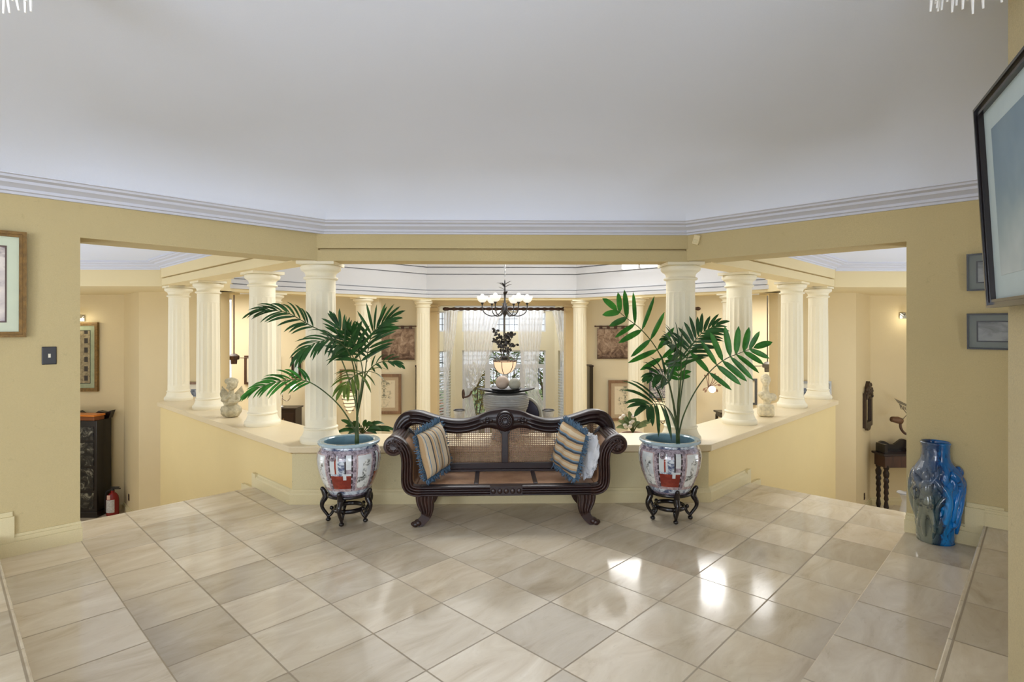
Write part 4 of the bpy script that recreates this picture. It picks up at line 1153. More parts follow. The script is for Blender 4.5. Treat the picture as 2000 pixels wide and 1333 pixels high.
def dish(u, v_):
    a = u*2*PI; rr = .05+.95*v_; w = .27*rr; d = .10*rr
    e = abs(math.cos(a))**3*rr**3
    return (w*math.cos(a), d*math.sin(a), .002+.028*rr**2+.018*e)
m = MB(); m.grid(dish, 48, 12, closed_u=True); obj('bowl', m, simple('dark_bronze', rgb(52,50,48), .28, .7, .2, 20), D, smooth=True, solid=.008)
m = MB(); m.lathe([(.05, .012), (.12, .026), (.152, .052), (.146, .054), (.11, .034), (0, .024)], 40); obj('inner_dish', m, bpy.data.materials['dark_bronze'], D, smooth=40)
for px_, py_, rr, c_, lb in ((981, 745, .064, rgb(188,166,146), 'larger pinkish stone ball in the dark dish on the urn'), (1005, 748, .056, rgb(160,156,140), 'smaller grey green stone ball in the dark dish on the urn')):
    p = P(px_, py_, UY + (.02 if rr > .06 else -.035)); b_ = MB(); b_.ball((0, 0, 0), rr, 24, 16)
    o = obj('stone_ball', b_, simple('ball_stone', c_, .6, 0, .12, 20, .15), None, smooth=True); o.location = (p.x, p.y, max(BZ+.034+rr, 0)); tag(o, lb, 'ball', 'stone balls in the dish', 'thing')
pl = P(1021, 820, 5.36)
PT = thing('round_platter', 'dark round platter with pale rim standing behind the urn', 'platter', (pl.x, pl.y, ZL+.19)); PT.rotation_euler = (R(-6), 0, R(-12))
m = MB(); m.lathe([(0, .006), (.155, .006), (.16, -.006), (0, -.006)], 48, M=TR(rx=R(90))); obj('dish', m, simple('plum_glaze', rgb(52,48,66), .3), PT, smooth=40)
m = MB(); m.tube([(.172*math.cos(2*PI*k/60), 0, .172*math.sin(2*PI*k/60)) for k in range(60)], .014, 8, closed=True); obj('rim', m, simple('pale_rim', rgb(170,166,150), .4), PT, smooth=True)
for px_, w_, lb in ((897, .052, 'small white pot with dark rim on the parapet, left of the urn'), (1071, .056, 'small white pot with dark rim on the parapet, right of the urn')):
    p = P(px_, 802, 5.3); h = p.z-ZL
    t = thing('white_pot', lb, 'pot', (p.x, p.y, ZL+.002), group='white pots on the parapet')
    m = MB(); m.lathe([(w_*.6, 0), (w_*.75, h*.3), (w_*.86, h*.75), (w_*1.05, h*.98), (w_*.95, h), (w_*.8, h*.9), (0, h*.85)], 32); obj('body', m, simple('white_speckled_glaze', rgb(208,206,200), .4, 0, .18, 40), t, smooth=40)
    m = MB(); m.tube([(w_*1.0*math.cos(2*PI*k/32), w_*1.0*math.sin(2*PI*k/32), h) for k in range(32)], .006, 6, closed=True); obj('rim', m, M['ebony'], t, smooth=True)
# low plants just behind the parapet
def bush(name, label, base, tips, mat, W, potr=.13, fl=None):
    t = thing(name, label, 'plant', base)
    m = MB(); st = MB()
    for (p, dr) in tips:
        q = Vector(p)-Vector(base); b_ = Vector((0, 0, .30)); mid = b_*.4+q*.6+Vector((0, 0, .10))
        st.tube(smoothpath([b_, (b_+mid)/2+Vector((0, 0, .03)), mid], 3), .005, 5)
        leaflet(m, b_+(mid-b_)*.55, (q-b_)+Vector((0, 0, .10)), Vector((0, -1, .5)), (q-b_).length*.8, W, dr, 8)
    lf = obj('foliage', m, mat, t, smooth=True); obj('stem', st, STK, lf)
    m = MB(); m.lathe([(potr*.7, 0), (potr*.9, .2), (potr, .30), (potr*.9, .30), (potr*.8, .27), (0, .26)], 28); obj('pot', m, simple(name+'_pot', rgb(150,120,96), .6), t, smooth=40)
    return t
rnd = random.Random(3)
tips = [(P(x, y, 5.78+rnd.uniform(-.12, .12)), d) for x, y, d in ((662, 858, .9), (676, 846, 1.0), (690, 838, .7), (704, 852, 1.2), (716, 834, .6), (728, 838, 1.0), (742, 850, .9), (757, 857, .7), (734, 860, 1.1), (682, 862, 1.1), (748, 836, 1.3), (668, 838, .5), (768, 852, .8))]
pb = P(708, 900, 5.85); bush('potted_plant', 'low arching green plant behind the parapet, between left palm and settee', (pb.x, pb.y, .13), tips, G1, .045)
tips = [(P(x, y, 5.8+rnd.uniform(-.1, .1)), d) for x, y, d in ((1208, 838, .6), (1216, 826, .6), (1228, 820, .4), (1240, 828, .8), (1250, 838, .8), (1262, 846, 1.0), (1232, 842, 1.0), (1206, 850, 1.0), (1272, 838, .7))]
pb = P(1236, 890, 5.85); BP = bush('potted_plant', 'low plant with pale blooms behind the parapet, between settee and right palm', (pb.x, pb.y, .13), tips, foliage('pale_green_leaf', rgb(70,96,62), rgb(150,166,120)), .05)
m = MB()
for k in range(9):
    p = P(1222+rnd.uniform(-14, 18), 826+rnd.uniform(-14, 10), 5.75)-BP.location; m.ball(p, (.022, .022, .018), 10, 6)
obj('bloom', m, simple('pale_petals', rgb(226,218,206), .7), BP, smooth=True)
# stands for the two plants
for px_, lb in ((708, 'plain dark pedestal carrying the low plant left of the settee'), (1236, 'plain dark pedestal carrying the blooming plant right of the settee')):
    p = P(px_, 900, 5.85); t = thing('plant_pedestal', lb, 'stand', (p.x, p.y, LOW+.001), group='pedestals behind the parapet')
    m = MB(); m.box((-.16, -.16, 0), (.16, .16, .06)); m.box((-.11, -.11, .06), (.11, .11, 1.76)); obj('shaft', m, M['ebony'], t, bevel=.01)
    m = MB(); m.box((-.15, -.15, 1.76), (.15, .15, 1.828)); obj('top', m, M['ebony'], t, bevel=.01)
# ---------------------------------------------------------------- the sunken room beyond
BULB = glow('lamp_shade_glow', (1.0, .93, .82, 1), .75)
CHX, CHY = ratio(986)*8.5, 8.5
def zat(py, Y): return EYE+(640-py)/F_PX*Y
CD = thing('chandelier', 'dark iron chandelier with frosted glass cups hanging in the middle of the octagon', 'chandelier', (CHX, CHY, 0))
m = MB(); m.bar((0, 0, 2.30), (0, 0, 3.45), .006, 8); 
for k in range(34):
    z = 2.30+k*.033
    m.tube([(.010*math.cos(a)*(k % 2), .010*math.cos(a)*((k+1) % 2), z+.02*math.sin(a)) for a in [2*PI*i/10 for i in range(10)]], .003, 5, closed=True)
obj('chain', m, M['chrome'], CD)
m = MB(); m.lathe([(.0, 1.70), (.012, 1.72), (.035, 1.76), (.05, 1.82), (.042, 1.87), (.02, 1.92), (.012, 1.98), (.018, 2.05), (.012, 2.12), (.010, 2.25), (0, 2.30)], 16); obj('stem', m, M['iron'], CD, smooth=True)
for k in range(6):
    a = 2*PI*k/6+.1; c, s = math.cos(a), math.sin(a)
    A = MB(); A.tube(smoothpath([(.03*c, .03*s, 1.83), (.10*c, .10*s, 1.75), (.21*c, .21*s, 1.725), (.31*c, .31*s, 1.77), (.345*c, .345*s, 1.85), (.345*c, .345*s, 1.905)], 5), .008, 7)
    A.lathe([(.010, 0), (.024, .03), (.026, .035)], 12, M=TR(.345*c, .345*s, 1.895)); ao = obj('arm', A, M['iron'], CD, smooth=True)
    S_ = MB(); S_.lathe([(.026, .0), (.056, .018), (.076, .05), (.084, .092), (.078, .094), (.066, .055), (.03, .012)], 20, M=TR(.345*c, .345*s, 1.93)); S_.ball((.345*c, .345*s, 2.02), (.035, .035, .045), 10, 7)
    obj('glass_shade', S_, BULB, ao, smooth=True)
m = MB(); rnd = random.Random(2)
for k in range(16):
    a = rnd.uniform(0, 6.28); z = rnd.choice([1.86, 1.88, 2.12, 2.16, 2.20, 2.04]); leaflet(m, Vector((0, 0, z)), Vector((math.cos(a), math.sin(a), rnd.uniform(.2, 1.0))), Vector((0, 0, 1)), rnd.uniform(.09, .14), .04, .3)
obj('leaf_ornament', m, M['iron'], CD, smooth=True)
# bowl pendant at the mouth of the bay
BX, BYY = ratio(986)*12.45, 12.45
LP = thing('pendant_lamp', 'amber glass bowl pendant lamp on long rod in front of the bay', 'pendant lamp', (BX, BYY, 0))
zb_ = zat(731, BYY); zr = zat(706, BYY); zh = zat(680, BYY)
m = MB(); m.bar((0, 0, zh), (0, 0, 2.33), .011, 8)
for k in range(6):
    a = 2*PI*k/6; m.tube(smoothpath([(.0, .0, zh+.05), (.07*math.cos(a), .07*math.sin(a), zh), (.09*math.cos(a), .09*math.sin(a), zr+.16), (.25*math.cos(a), .25*math.sin(a), zr+.01)], 4), .007, 6)
obj('rod', m, simple('brushed_iron', rgb(120,116,110), .4, .7), LP, smooth=True)
bw = []
for k in range(9):
    t_ = R(90)*k/8; bw.append((.02+.235*math.sin(t_), zr-(zr-zb_)*math.cos(t_)))
m = MB(); m.lathe(bw, 32, cap=False); obj('glass_bowl', m, glow('amber_bowl_glow', (1.0, .72, .46, 1), .85), LP, smooth=True)
m = MB(); m.tube([(.258*math.cos(2*PI*k/40), .258*math.sin(2*PI*k/40), zr) for k in range(40)], .010, 6, closed=True)
for k in range(6):
    a = 2*PI*k/6+.25; m.tube([((r_+.004)*math.cos(a), (r_+.004)*math.sin(a), z_) for r_, z_ in bw], .008, 5)
obj('bowl_frame', m, M['brown'], LP, smooth=True)
rnd = random.Random(9)
for k in range(9):
    m = MB(); a = 2*PI*k/9; c, s = math.cos(a), math.sin(a)*.6; zz = zat(684-(k*13 % 26), BYY)
    sp = smoothpath([(.012*c, .012*s, zz-.06), (.10*c, .10*s, zz+.02), (.19*c, .19*s, zz+.10+.08*(k % 3)), (.25*c, .25*s, zz+.12+.10*(k % 3))], 4)
    m.tube(sp, .006, 5)
    for q in sp[3:]: leaflet(m, q, Vector((rnd.uniform(-1, 1), rnd.uniform(-.6, .6), rnd.uniform(-.7, 1))), Vector((0, -1, 0)), rnd.uniform(.07, .11), .055, .2, 4)
    obj('leaf_spray', m, M['iron'], LP)
def fan(name_label, x, y, zm, ztop, a0, rad, mat, n=3):
    t = thing('ceiling_fan', name_label, 'ceiling fan', (x, y, 0))
    m = MB(); m.bar((0, 0, zm+.08), (0, 0, ztop), .012, 8); m.lathe([(.05, ztop-.05), (.06, ztop)], 16); obj('downrod', m, mat, t)
    m = MB(); m.lathe([(.0, zm-.12), (.055, zm-.12), (.06, zm-.04), (.095, zm-.03), (.10, zm+.04), (.07, zm+.06), (.03, zm+.085), (0, zm+.09)], 24); obj('motor', m, mat, t, smooth=40)
    for k in range(n):
        b_ = MB(); b_.box((.09, -.012, zm-.005), (.20, .012, zm+.008)); b_.box((.18, -.062, zm-.004), (rad, .062, zm+.006)); 
        o = obj('blade', b_, mat, t); o.rotation_euler.z = R(a0+360*k/n)
    return t
fan('dark brown ceiling fan on long rod seen left of the cherub column, by left window', ratio(457)*11.0, 11.0, zat(699, 11.0), CA, -4, .62, M['brown'])
fan('grey ceiling fan on long rod seen above the woman bust', ratio(1499)*11.0, 11.0, zat(716, 11.0), CA, 186, .60, simple('fan_grey', rgb(120,118,112), .4, .3))
fan('small ceiling fan in the bay behind the amber bowl lamp', ratio(984)*13.95, 13.95, zat(701, 13.95), 2.02, 8, .60, M['iron'])
# curtain rods and sheer curtains
def rod(lb, x0, x1, y, z, rr=.026):
    t = thing('curtain_rod', lb, 'curtain rod', (0, y, z)); m = MB(); n = int((x1-x0)/.05)
    pts = [(x0+(x1-x0)*i/n, 0, 0) for i in range(n+1)]; m.tube(pts, [rr*(1+.28*math.sin(i*1.9)) for i in range(n+1)], 10); obj('pole', m, M['brown'], t, smooth=True)
    for x in (x0, x1):
        m = MB(); m.ball((x, 0, 0), (.07, .045, .045), 12, 8); obj('finial', m, M['brown'], t, smooth=True)
    return t
rod('long twisted dark curtain rod across the bay', ratio(870)*13.36, ratio(1100)*13.36, 13.36, zat(604, 13.36), .034)
rod('short dark curtain rod with carved finial over the narrow right window', ratio(1340)*13.1, ratio(1363)*13.1, 13.1, zat(603, 13.1), .03)
def curtain(lb, rows, y0, folds, seed):
    t = thing('sheer_curtain', lb, 'curtain', (0, y0, 0), group='sheer curtains in the bay'); m = MB()
    ys = [r_[0] for r_ in rows]; N = 60; nu = 90
    def fn(u, v_):
        py = ys[0]+(ys[-1]-ys[0])*v_
        for a, b in zip(rows, rows[1:]):
            if a[0] <= py <= b[0]: break
        k = (py-a[0])/max(1e-6, b[0]-a[0]); k = k*k*(3-2*k)*.5+k*.5
        xa = a[1]+(b[1]-a[1])*k; xb = a[2]+(b[2]-a[2])*k
        px_ = xa+(xb-xa)*u; w = (xb-xa)/F_PX*y0
        q = P(px_, py, y0); amp = min(.035, .10*w+.006)
        return (q.x, amp*math.sin(2*PI*folds*u+seed), q.z)
    m.grid(fn, nu, N); obj('voile', m, M['sheer'], t, smooth=True); return t
curtain('white sheer curtain drawn back to the left in the bay centre, tied at the post', [(606, 904, 979), (650, 905, 967), (685, 906, 961), (720, 907, 948), (748, 908, 934), (766, 909, 921), (785, 908, 925), (840, 905, 934), (900, 903, 938)], 13.62, 10, 0)
curtain('white sheer curtain drawn to the right in the bay centre, billowing low', [(606, 1010, 1062), (650, 1012, 1058), (700, 1017, 1053), (735, 1022, 1050), (765, 1029, 1053), (790, 1040, 1062), (840, 1044, 1068), (900, 1044, 1070)], 13.62, 8, 1)
curtain('narrow white sheer curtain at the far left edge of the bay', [(606, 866, 894), (650, 866, 890), (690, 866, 884), (725, 866, 877), (760, 866, 872), (850, 866, 871)], 13.55, 5, 2)
curtain('narrow white sheer curtain at the far right edge of the bay', [(606, 1078, 1104), (640, 1086, 1104), (680, 1093, 1104), (720, 1098, 1104), (850, 1100, 1104)], 13.55, 4, 3)
p = P(909, 770, 13.58); t = thing('curtain_tieback', 'dark hook tying back the left centre curtain in the bay', 'tieback', p)
m = MB(); m.tube(smoothpath([(-.05, .02, .10), (-.06, -.03, 0), (-.02, -.06, -.07), (.10, -.06, -.03), (.16, -.05, .08)], 5), .022, 8); m.ball((-.05, -.02, .0), (.04, .03, .12), 10, 8); obj('hook', m, M['brown'], t, smooth=True)
# tapestries and prints on the far wall
def wallthing(px0, py0, px1, py1, Y):
    a = P(px0, py0, Y); b = P(px1, py1, Y); return ((a.x+b.x)/2, Y, (a.z+b.z)/2), b.x-a.x, a.z-b.z
for (p0, p1, lb, seed) in (((716, 641), (810, 702), 'brown landscape tapestry hanging left of the bay, behind the left palm tip', 0), ((1166, 641), (1252, 700), 'brown landscape tapestry hanging right of the bay, behind the right palm', 3)):
    c, w_, h_ = wallthing(p0[0], p0[1], p1[0], p1[1], 13.17)
    t = thing('tapestry', lb, 'tapestry', c, group='tapestries beside the bay')
    ta = NT('tapestry_weave_%d' % seed); v = ta.coord(); n = ta.noise(ta.comb(ta.math('ADD', ta.sep(v)[0], seed), 0, ta.sep(v)[2]), 6, 8, .7, 1.2); n2 = ta.math('ADD', n, ta.math('MULTIPLY', ta.sep(v)[2], .25))
    tm = ta.set(ta.ramp(n2, [(.32, rgb(84,66,58)), (.46, rgb(136,114,98)), (.58, rgb(172,150,132)), (.75, rgb(204,184,164))]), .95)
    m = MB(); m.grid(lambda u, v_: ((u-.5)*w_, -.012-.010*math.sin(9*u+seed), (v_-.5)*h_+.012*math.sin(6*u+seed)*(1-v_)), 30, 10); obj('cloth', m, tm, t, smooth=True, solid=.008)
    m = MB(); m.tube([((u-.5)*w_, -.014-.010*math.sin(9*u+seed), zz*h_/2) for zz in (-1,) for u in [i/20 for i in range(21)]], .014, 6); obj('border_band', m, M['brown'], t)
    m = MB(); m.bar((-w_/2-.04, -.03, h_/2+.04), (w_/2+.06, -.03, h_/2+.04), .012, 8); m.ball((-w_/2-.05, -.03, h_/2+.04), .02, 8, 6); m.ball((w_/2+.07, -.03, h_/2+.04), .02, 8, 6)
    for k in range(6): m.box(((k+.3)/6*w_-w_/2, -.036, h_/2-.02), ((k+.7)/6*w_-w_/2, -.012, h_/2+.055))
    obj('hanging_rod', m, M['brown'], t)
def botan(name):
    t = NT(name); x, y, z = t.sep(t.coord())[:3]
    ax = t.math('ABSOLUTE', x); n = t.noise(t.comb(ax, 0, z), 11, 6, .6, .8)
    core = t.math('SUBTRACT', n, t.math('MULTIPLY', ax, 1.1))
    return t.set(t.ramp(core, [(.36, rgb(224,214,190)), (.46, rgb(206,198,172)), (.54, rgb(116,118,104)), (.64, rgb(84,90,84))]), .7)
tan = wood('pale_brown_frame', rgb(112,84,62), rgb(150,118,90), .5, 3, 'Z')
linen = simple('linen_mount', rgb(186,168,142), .9, 0, .06, 40)
for p0, p1, lb in (((716, 731), (784, 809), 'brown framed ornament print under the left tapestry'), ((1188, 743), (1254, 822), 'brown framed ornament print under the right tapestry')):
    c, w_, h_ = wallthing(*p0, *p1, 13.18); picture('ornament_print', lb, 'picture', c, 0, w_, h_, tan, linen, botan('ornament_ink'), .065, .085, .03, 0, None, group='ornament prints under the tapestries')
for p0, p1, lb, fm, mm_, am in (((478, 695), (546, 751), 'dark brown framed picture on far wall behind the column by the cherub', M['brown'], M['paper'], art('sepia', [(.3, rgb(120,96,70)), (.7, rgb(220,206,180))], 3)),
        ((570, 697), (588, 739), 'small blue picture on the far wall above the glowing wall lamp, left', M['ebony'], simple('sky_mount', rgb(206,220,226), .6), art('blue_sketch', [(.3, rgb(70,120,170)), (.5, rgb(150,190,216)), (.8, rgb(220,230,234))], 4)),
        ((664, 722), (698, 758), 'small framed print above the striped bowl wall lamp', tan, M['paper'], art('pale_sketch', [(.3, rgb(150,140,130)), (.6, rgb(230,224,214))], 4)),
        ((1430, 740), (1478, 791), 'blue grey framed picture on far wall behind the column by the woman bust', simple('slate_frame', rgb(70,76,84), .4), M['paper'], art('slate_art', [(.3, rgb(110,120,130)), (.7, rgb(210,214,214))], 3))):
    c, w_, h_ = wallthing(*p0, *p1, 13.18); picture('framed_picture', lb, 'picture', c, 0, w_, h_, fm, mm_, am, .05, .05, .03)
for p0, p1, lb, fm in (((338, 747), (424, 800), 'framed patterned picture low behind the last two columns on the left', tan), ((1556, 745), (1622, 800), 'silver framed dark picture low behind the last two columns on the right', simple('silver_frame', rgb(150,150,146), .25, .8))):
    c, w_, h_ = wallthing(*p0, *p1, 9.28); picture('framed_picture', lb, 'picture', c, 0, w_, h_, fm, M['paper'], art('dark_foliage_art', [(.4, rgb(60,66,76)), (.52, rgb(120,128,138)), (.6, rgb(210,206,196))], 9), .035, .08, .03)
p0 = wallthing(1268, 722, 1308, 778, 13.1); picture('tile_panel', 'blue and white scroll patterned panel above the glowing lamp behind right palm', 'panel', p0[0], 0, p0[1], p0[2], simple('blue_frame', rgb(60,64,96), .4), M['paper'], art('scroll_tiles', [(.40, rgb(52,56,92)), (.50, rgb(216,218,224)), (.56, rgb(60,66,104)), (.66, rgb(222,224,228))], 5, 3, 2.5), .02, .01, .03)
# wall lamps
def bowl_lamp(lb, px_, py_, Y, r_, strength, wires, drop):
    p = P(px_, py_, Y); t = thing('wall_lamp', lb, 'wall lamp', p); m = MB()
    m.lathe([(.02, -drop), (r_*.5, -drop*.72), (r_*.8, -drop*.3), (r_, 0), (r_, .10)], 28, cap=False); obj('shade', m, glow('warm_shade_%d' % int(px_), (1.0, .82, .52, 1), strength), t, smooth=True)
    m = MB()
    for k in range(wires):
        z = -drop*.85+(drop*.85+.08)*k/max(1, wires-1); rr = r_*min(1.0, (.35+.75*(z+drop)/drop)); m.tube([(rr*1.02*math.cos(2*PI*i/24), rr*1.02*math.sin(2*PI*i/24), z) for i in range(24)], .010, 5, closed=True)
    m.box((-.05, r_*.8, -.1), (.05, r_+.06, .1)); obj('wire_frame', m, M['brown'], t)
    return t
bowl_lamp('glowing striped bowl wall lamp behind the left palm stems', 683, 772, 12.98, .18, 1.1, 6, .42)
bowl_lamp('glowing cream wall lamp with curly wire behind right palm', 1292, 790, 12.98, .19, 1.0, 2, .45)
cw = [o for o in bpy.data.objects if o.name.startswith('wall_lamp')][-1]
m = MB(); m.tube(smoothpath([(-.05, -.1, -.4), (.12, -.12, -.55), (-.06, -.1, -.72), (.1, -.1, -.85), (.02, -.1, -.95)], 6), .012, 6); obj('curled_wire', m, M['brown'], cw, smooth=True)
def flower_sconce(lb, px_, py_, Y, up):
    p = P(px_, py_, Y); t = thing('flower_sconce', lb, 'wall lamp', p)
    m = MB(); m.ball((.03, -.08, -.04), (.085, .07, .08), 16, 10); obj('glass_shade', m, glow('sconce_glow_%d' % int(px_), (1.0, .90, .78, 1), 2.5), t, smooth=True)
    m = MB(); rnd_ = random.Random(int(px_))
    for k in range(10):
        a = rnd_.uniform(0, 6.28); q = Vector((.16*math.cos(a), -.06, .10+.18*math.sin(a)*up)); m.tube(smoothpath([(0, .1, 0), (q.x*.5, -.02, q.z*.4), q], 4), .009, 5); leaflet(m, q, Vector((math.cos(a), -.2, math.sin(a))), Vector((0, -1, 0)), .09, .05, .2, 4)
    obj('metal_leaves', m, simple('rosy_metal', rgb(150,120,104), .4, .4), t, smooth=True)
flower_sconce('bright leafy sconce on the far wall left, under the small blue picture', 574, 752, 13.02, -1)
flower_sconce('glowing leafy sconce on the far wall right, beyond the thick right column', 1386, 757, 13.02, 1)
# furniture seen past the columns
p = P(540, 797, 12.6); t = thing('tall_chest', 'tall dark wood chest standing between the two left columns', 'chest', (P(556, 800, 12.6).x, 12.75, LOW+.001)); H = p.z-LOW
m = MB(); m.box((-.26, -.2, .06), (.26, .2, H-.03)); obj('carcass', m, M['mahogv'], t, bevel=.008)
m = MB(); m.box((-.29, -.23, H-.03), (.29, .22, H)); obj('top', m, M['mahogv'], t, bevel=.006)
for k in range(4):
    m = MB(); z = .12+k*(H-.2)/4; m.box((-.23, -.212, z), (.23, -.198, z+(H-.2)/4-.03)); d_ = obj('drawer', m, M['mahogv'], t, bevel=.004)
    m = MB(); m.ball((0, -.222, z+.14), .016, 8, 6); obj('knob', m, M['gold'], d_)
t2 = thing('candelabra', 'thin metal candelabra standing on the tall dark chest', 'candelabra', (P(548, 796, 12.6).x, 12.7, p.z+.002)); m = MB()
m.lathe([(.07, 0), (.02, .02), (.012, .05), (.012, .20), (.02, .22)], 12)
for a in (-1, 1): m.tube(smoothpath([(0, 0, .18), (a*.10, 0, .14), (a*.17, 0, .20), (a*.17, 0, .28)], 4), .010, 6)
m.bar((0, 0, .2), (0, 0, .34), .010); obj('body', m, M['chrome'], t2, smooth=True)
p = P(1412, 805, 12.7); t = thing('side_table', 'dark side table against far wall, left of the second right column', 'table', (p.x+.32, 12.8, LOW+.001)); H = p.z-LOW
m = MB(); m.box((-.42, -.22, H-.04), (.42, .22, H)); m.box((-.38, -.19, H-.13), (.38, .19, H-.04)); obj('tabletop', m, M['ebony'], t, bevel=.006)
for sx in (-1, 1):
    for sy in (-1, 1): m = MB(); m.box((sx*.36-.025, sy*.17-.025, 0), (sx*.36+.025, sy*.17+.025, H-.1)); obj('leg', m, M['ebony'], t)
for px0, px1, lb in ((1151.5, 1158.5, 'dark wood folding screen seen edge on beside the right bay column'), (811.5, 814.5, 'thin dark screen edge seen beside the left bay column')):
    a = P(px0, 717, 12.75); b = P(px1, 717, 12.75); t = thing('folding_screen', lb, 'screen', ((a.x+b.x)/2, 12.75, LOW+.001)); m = MB(); m.box((-(b.x-a.x)/2, 0, 0), ((b.x-a.x)/2, .36, a.z-LOW)); obj('leaf_panel', m, M['ebony'], t, bevel=.006)
    m = MB(); m.box((-(b.x-a.x)/2-.012, -.012, a.z-LOW), ((b.x-a.x)/2+.012, .37, a.z-LOW+.035)); obj('top_rail', m, M['mahogv'], t)
# ---------------------------------------------------------------- left alcove
c, w_, h_ = wallthing(120, 630, 193, 765, 10.03)
def tribal():
    t = NT('beaded_panel'); x, y, z = t.sep(t.coord())[:3]; a = t.math('FRACT', t.math('MULTIPLY', x, 7.0)); b = t.math('FRACT', t.math('MULTIPLY', z, 6.0))
    k = t.math('MULTIPLY', t.math('GREATER_THAN', a, .55), t.math('GREATER_THAN', b, .45)); n = t.noise(t.coord(), 20, 4)
    return t.set(t.mix(k, t.ramp(n, [(.3, rgb(120,106,76)), (.7, rgb(176,160,124))]), rgb(52,44,36)), .6)
picture('framed_picture', 'tall gilt framed patterned panel in the left alcove above the black cabinet', 'picture', c, 0, w_, h_, M['gold'], simple('sage_mount', rgb(160,166,134), .8), tribal(), .06, .09, .04, 0, M['ebony'], bands=2)
def pic_light(lb, px_, py_, Y, w_):
    p = P(px_, py_, Y); t = thing('picture_light', lb, 'wall lamp', (p.x, Y, p.z)); m = MB()
    m.tube([(0, .0, .0), (0, -.10, .05), (0, -.20, .03)], .014, 8); m.box((-.07, -.02, -.05), (.07, 0, .05)); m.tube([(-w_/2, -.20, .03), (w_/2, -.20, .03)], .035, 12); obj('bracket', m, M['chrome'], t, smooth=40)
    for k in range(3):
        b_ = MB(); b_.ball((-w_/3+w_/3*k, -.21, -.03), .032, 10, 8); obj('bulb', b_, glow('halogen_glow', (1, .9, .7, 1), 25.0), t, smooth=True)
pic_light('nickel picture light with small bulbs over the alcove panel, left', 158, 622, 10.04, .30)
pic_light('small nickel picture light high on the right alcove wall', 1764, 617, 10.04, .16)
CX0, CX1 = P(112, 900, 9.62).x, P(189, 900, 9.62).x; CW = CX1-CX0; HZ = zat(820, 9.62)-LOW
CB = thing('lacquer_cabinet', 'black lacquer cabinet with pale inlaid figures in the left alcove', 'cabinet', ((CX0+CX1)/2, 9.62, LOW+.001))
m = MB(); m.box((-CW/2, 0, .08), (CW/2, .36, HZ)); m.box((-CW/2-.02, -.02, 0), (CW/2+.02, .37, .10)); obj('carcass', m, M['ebony'], CB, bevel=.006)
inl = NT('pale_inlay'); n = inl.noise(inl.coord(), 7, 7, .7, 1.0); im = inl.set(inl.ramp(n, [(.44, rgb(14,12,14)), (.54, rgb(60,58,52)), (.64, rgb(136,132,116))]), .25)
for x in (-1, 1):
    for k, (z0, z1) in enumerate(((.14, .42), (.46, .84), (.88, 1.28), (1.32, HZ-.10))):
        m = MB(); x0, x1 = sorted((x*.02, x*(CW/2-.05))); m.box((x0, -.012, z0), (x1, .0, z1)); obj('inlaid_panel', m, im, CB, bevel=.003)
m = MB()
for x in (-1, 1): m.slab([(x*(CW/2-.30), HZ), (x*(CW/2+.02), HZ), (x*(CW/2+.07), HZ+.14), (x*(CW/2-.04), HZ+.10), (x*(CW/2-.16), HZ+.13), (x*(CW/2-.26), HZ+.06)], .26, .36)
obj('horned_cornice', m, M['ebony'], CB)
p = P(168, 823, 9.55); t = thing('orange_box', 'orange lacquered wooden box lying on the black alcove cabinet', 'box', (p.x-.15, 9.74, LOW+HZ+.004), R(-8)); m = MB(); m.box((-.28, -.12, 0), (.28, .09, .07)); obj('body', m, wood('orange_lacquer_side', rgb(96,50,20), rgb(130,72,30), .3), t, bevel=.006)
m = MB(); m.box((-.29, -.13, .07), (.29, .10, .10)); obj('lid', m, wood('orange_lacquer', rgb(196,104,28), rgb(226,138,50), .3), t, bevel=.005)
p = P(220, 1000, 9.75); FE = thing('fire_extinguisher', 'red fire extinguisher on the floor beside the black alcove cabinet', 'fire extinguisher', (p.x, 9.75, LOW+.001))
Hf = zat(948, 9.75)-LOW; m = MB(); m.lathe([(.0, 0), (.088, .0), (.094, .015), (.094, Hf-.22), (.085, Hf-.16), (.055, Hf-.11), (.03, Hf-.09), (.03, Hf-.06), (0, Hf-.05)], 28); obj('cylinder', m, simple('extinguisher_red', rgb(130,24,24), .25, 0, .05), FE, smooth=35)
m = MB(); m.box((-.02, -.02, Hf-.07), (.02, .02, Hf-.03)); m.box((-.03, -.012, Hf-.035), (.13, .012, Hf-.018)); m.box((-.03, -.012, Hf-.01), (.11, .012, Hf+.006), M=TR(0, 0, 0, ry=R(0))); obj('valve_handle', m, M['black'], FE)
m = MB(); m.tube(smoothpath([(-.03, 0, Hf-.05), (-.09, -.02, Hf-.08), (-.105, -.03, Hf-.2), (-.10, -.03, Hf-.42)], 5), .012, 8); obj('hose', m, M['black'], FE, smooth=True)
m = MB(); 
for z0, z1 in ((Hf-.42, Hf-.20),):
    n_ = 10; v = []
    for k in range(n_+1):
        a = R(-130+90*k/n_); v += [(.0955*math.cos(a), .0955*math.sin(a), z0), (.0955*math.cos(a), .0955*math.sin(a), z1)]
    m.add(v, [(2*k, 2*k+2, 2*k+3, 2*k+1) for k in range(n_)])
obj('label_sticker', m, simple('label_grey', rgb(190,190,190), .5, 0, .3, 60), FE)
m = MB(); m.box((-.03, -.098, Hf-.19), (.02, -.088, Hf-.12)); obj('tag', m, simple('tag_pink', rgb(226,190,176), .6), FE)
u45 = Vector((math.cos(R(45)), math.sin(R(45)), 0))
